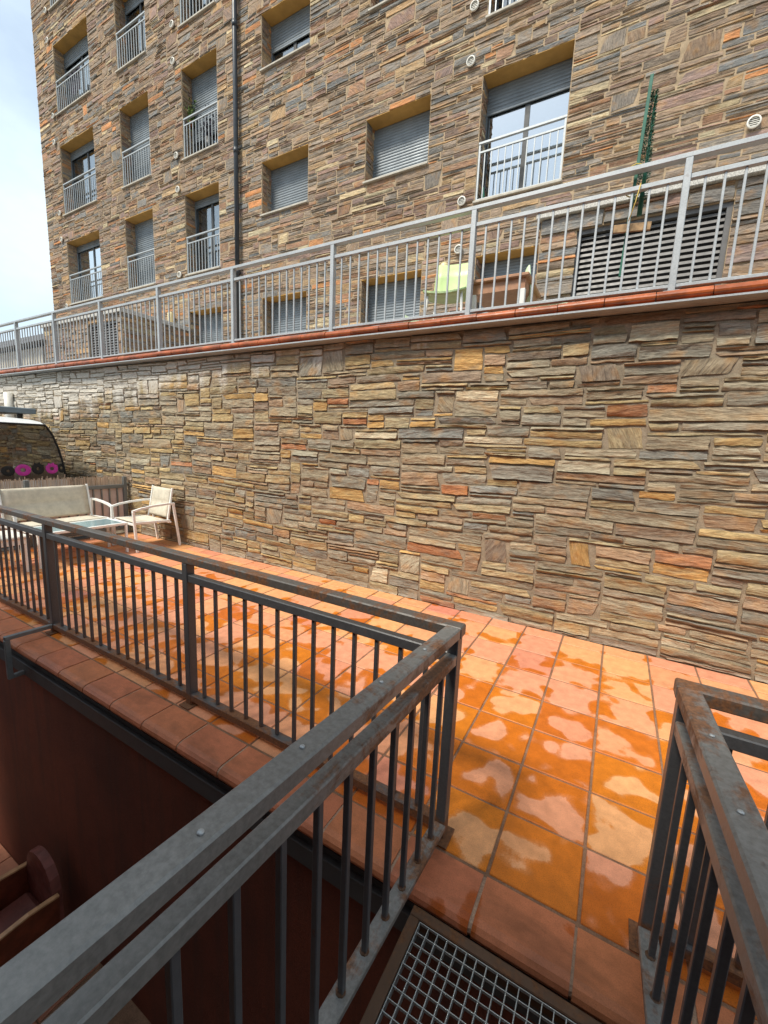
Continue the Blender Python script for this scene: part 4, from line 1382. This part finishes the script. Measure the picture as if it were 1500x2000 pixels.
# ------------------------------------------------------------------ van parked beyond the fence
van = empty('parked_van', (-10.4, 2.62, -0.2), 'white van with a dark curved rear window parked beyond the reed screen', 'van')
VC = 2.62
half = [(0.84, 0.02), (0.88, 0.18), (0.905, 0.45), (0.915, 0.72), (0.91, 0.90), (0.885, 1.10), (0.84, 1.32), (0.775, 1.53), (0.70, 1.68), (0.635, 1.755), (0.50, 1.785), (0.25, 1.80), (0.0, 1.805)]
def section(xo, sc=1.0, zs=1.0, lift=0.0):
    r = [(xo, VC + y * sc, lift + z * zs) for y, z in half]
    l = [(xo, VC - y * sc, lift + z * zs) for y, z in reversed(half[:-1])]
    return r + l
def rear_sec():
    return [(x - (0.0 if z <= 1.70 else min(.16, (z - 1.70) * 2.2)), y, z) for x, y, z in section(-8.32, .992, .998)]
secs = [rear_sec(), section(-8.56), section(-10.2), section(-11.6, 1, 1.0), section(-12.2, .98, .80), section(-12.9, .94, .52), section(-13.15, .88, .45)]
V = [p for s in secs for p in s]
n = len(secs[0])
F = []
for i in range(len(secs) - 1):
    for k in range(n - 1):
        F.append((i * n + k, i * n + k + 1, (i + 1) * n + k + 1, (i + 1) * n + k))
    F.append((i * n + n - 1, i * n, (i + 1) * n, (i + 1) * n + n - 1))
m = MB(); m.add(V, F, True)
# rear face below and around the window
outl = section(-8.32, .992, .998)
lo = [p for p in outl if p[2] <= 0.80]
rear_low = [p for p in outl if p[2] <= 0.73]
rr = [p for p in rear_low if p[1] > VC]; ll = [p for p in rear_low if p[1] < VC]
m.add(rr + [(-8.32, VC + .90, .80), (-8.32, VC - .90, .80)] + ll, [tuple(range(len(rr) + len(ll) + 2))])
win = [(0.90, 0.80), (0.885, .92), (0.862, 1.10), (0.818, 1.32), (0.752, 1.53), (0.685, 1.655), (0.655, 1.70)]
outw = [(0.9027, .80), (0.9027, .898), (0.878, 1.098), (0.833, 1.317), (0.769, 1.527), (0.694, 1.677), (0.63, 1.7515)]
for s in (1, -1):
    for a in range(len(win) - 1):
        m.add([(-8.32, VC + s * win[a][0], win[a][1]), (-8.32, VC + s * outw[a][0], outw[a][1]), (-8.32, VC + s * outw[a + 1][0], outw[a + 1][1]), (-8.32, VC + s * win[a + 1][0], win[a + 1][1])], [(0, 1, 2, 3)])
top_o = [(.63, 1.7515), (.496, 1.7815), (.248, 1.796), (0, 1.801), (-.248, 1.796), (-.496, 1.781), (-.63, 1.7515)]
tv = [(-8.32 - min(.16, (z - 1.70) * 2.2), VC + y, z) for y, z in top_o]
bv = [(-8.32, VC + y, 1.70) for y in (.655, .496, .248, 0, -.248, -.496, -.655)]
m.add(tv + bv, [(i, i + 1, 8 + i, 7 + i) for i in range(6)])
body = m.build('body', 'van_white', van)
glass = [(-8.315, VC + y, z) for y, z in win] + [(-8.315, VC - y, z) for y, z in reversed(win)]
m = MB(); m.add(glass, [tuple(range(len(glass)))])
rg = m.build('rear_window', 'van_glass', van)
m = MB()
pts = [(-8.312, VC + y * .995, z) for y, z in win]
m.tube(pts + [(-8.312, VC - y * .995, z) for y, z in reversed(win)], 0.016, 6)
m.build('seal', 'black', rg)
MB().box(-10.3, -10.28, VC - .85, VC + .85, .1, 1.62).build('bulkhead', 'leather', van)
MB().box(-10.27, -8.45, VC - .82, VC + .82, .50, .55).build('parcel_shelf', 'board', van)
for s in (-1, 1):
    m = MB(); m.box(-8.335, -8.3205, VC + s * .80 - .055, VC + s * .80 + .055, .30, .66, .004); m.build('tail_light', 'tail', van)
    for x in (-9.2, -12.1):
        w_ = MB(); w_.tube([(x, VC + s * .90, 0.11), (x, VC + s * .70, 0.11)], 0.31, 24)
        wh = w_.build('wheel', 'black', van)
        w_ = MB(); w_.tube([(x, VC + s * .906, 0.11), (x, VC + s * .88, 0.11)], [0.19, 0.20], 20); w_.build('rim', 'galv', wh)
MB().box(-8.42, -8.29, VC - .88, VC + .88, .05, .22, .02).build('bumper', 'frame_dark', van)
m = MB()
m.box(-10.6, -8.55, 1.95, 3.26, 1.875, 1.965, .012)
rk = m.build('roof_panel', 'rack', van)
for x in (-8.8, -10.3):
    for y in (2.12, 3.12):
        MB().box(x - .03, x + .03, y - .03, y + .03, 1.77, 1.8745).build('panel_foot', 'frame_dark', rk)
# round pink and black letters along the bottom of the rear window
def decal(y, z, ry, rz, hole, mat, spikes=0):
    seg = 28
    V, F = [], []
    for k in range(seg):
        t = 2 * math.pi * k / seg
        o_ = 1.0 + (0.28 * max(0, math.sin(t)) * (1 if k % 3 == 0 else 0) if spikes else 0)
        V += [(-8.309, y + ry * hole * math.cos(t), z + rz * hole * math.sin(t)), (-8.303, y + ry * (hole + 1) * .5 * math.cos(t), z + rz * (hole + 1) * .5 * math.sin(t)),
              (-8.309, y + ry * o_ * math.cos(t), z + rz * o_ * math.sin(t))]
    for k in range(seg):
        i, j = 3 * k, 3 * ((k + 1) % seg)
        F += [(i, j, j + 1, i + 1), (i + 1, j + 1, j + 2, i + 2)]
    m = MB(); m.add(V, F, True)
    m.build('window_letter', mat, rg)
decal(2.925, .972, .105, .092, .34, 'pink')
decal(3.315, .985, .088, .085, .34, 'pink', 1)
decal(3.125, .985, .086, .092, .25, 'black', 1)
decal(2.735, .962, .085, .08, .25, 'black')
decal(3.452, .99, .05, .08, .35, 'black')
decal(2.55, .962, .08, .08, .34, 'pink')

# ------------------------------------------------------------------ low outbuilding at the left end of the upper terrace
sh = empty('outbuilding', (-19, 6.6, UPZ), 'low grey outbuilding with a dark roof left of the apartment block', 'building')
MB().box(-25, -14.75, 5.95, 7.4, UPZ, 4.02).build('wall', 'concrete', sh)
m = MB()
for k in range(48):
    x = -24.95 + k * 0.212
    m.box(x, x + .17, 5.925, 5.949, UPZ + .02, 4.0)
m.build('cladding', 'sill', sh)
m = MB()
m.add([(-25.3, 5.7, 4.02), (-14.2, 5.7, 4.10), (-14.2, 7.55, 4.10), (-25.3, 7.55, 4.02), (-24.5, 6.5, 4.62), (-15.6, 6.5, 4.62)],
      [(0, 1, 5, 4), (2, 3, 4, 5), (1, 2, 5), (3, 0, 4), (0, 3, 2, 1)])
m.build('roof', 'roof_dark', sh)

# ------------------------------------------------------------------ wooden armchair down in the light well
ac = empty('wooden_armchair', (-3.5, 0.85, -2.445), 'dark brown wooden armchair with curved back down in the light well', 'armchair')
FZ = -2.434
for x in (-3.285, -3.76):
    m = MB()
    m.prism([(0.50, FZ), (1.10, FZ), (1.13, FZ + .60), (0.95, FZ + .625), (0.72, FZ + .615), (0.55, FZ + .58), (0.47, FZ + .52)], x - .014, x + .014, lambda u, v, t: (t, u, v))
    s = m.build('side_panel', 'wood_dark', ac, fix=True)
    m = MB()
    pts = [(x, 1.128, FZ + .607), (x, .95, FZ + .633), (x, .72, FZ + .623), (x, .55, FZ + .588), (x, .465, FZ + .525)]
    for a, b in zip(pts, pts[1:]):
        m.bar(a, b, .034, .014)
    m.build('arm_cap', 'wood_edge', s)
arc = [(-3.735, FZ + .25), (-3.31, FZ + .25), (-3.31, FZ + .62), (-3.335, FZ + .72), (-3.39, FZ + .79), (-3.46, FZ + .825), (-3.525, FZ + .835), (-3.59, FZ + .825), (-3.66, FZ + .79), (-3.71, FZ + .72), (-3.735, FZ + .62)]
m = MB(); m.prism(arc, 1.10, 1.16, lambda u, v, t: (u, t, v)); m.build('backrest', 'leather', ac, fix=True)
MB().box(-3.744, -3.301, .56, 1.098, FZ + .28, FZ + .40, .03).build('seat', 'leather', ac)
MB().box(-3.744, -3.301, .53, .5595, FZ + .20, FZ + .34, .006).build('front_rail', 'wood_dark', ac)

# ------------------------------------------------------------------ unseen building added at the viewer's back, where the gangway starts, for its shade
hs = empty('unseen_house', (-1, -1.3, -2.46), 'unseen brown rendered building added at the near end of the gangway to shade the near tiles', 'building')
m = MB()
holed_face(m, -6.0, 5.0, -3.2, 4.2, [(-0.55, 0.45, -0.03, 2.1)], lambda x, z: (x, -1.16, z))
m.add([(-6.0, -1.16, -3.2), (-6.0, -1.16, 4.2), (-6.0, -8, 4.2), (-6.0, -8, -3.2)], [(0, 1, 2, 3)])
m.add([(5.0, -1.16, -3.2), (5.0, -1.16, 4.2), (5.0, -8, 4.2), (5.0, -8, -3.2)], [(3, 2, 1, 0)])
m.add([(-6.0, -8, -3.2), (-6.0, -8, 4.2), (5, -8, 4.2), (5, -8, -3.2)], [(0, 1, 2, 3)])
m.build('wall', 'render_wall', hs)
m = MB(); m.add([(-6.4, -0.85, 4.15), (5.4, -0.85, 4.15), (5.4, -4.6, 5.5), (-6.4, -4.6, 5.5), (-6.4, -8.4, 4.15), (5.4, -8.4, 4.15)], [(0, 1, 2, 3), (3, 2, 5, 4)])
m.build('roof', 'roof_dark', hs)
m = MB().box(-0.55, 0.45, -1.24, -1.19, -0.03, 2.1, .004)
dr = m.build('door', 'frame_dark', hs)
m = MB(); m.tube([(0.33, -1.189, 1.0), (0.33, -1.14, 1.0), (0.24, -1.14, 1.0)], 0.01, 8); m.build('handle', 'galv', dr)
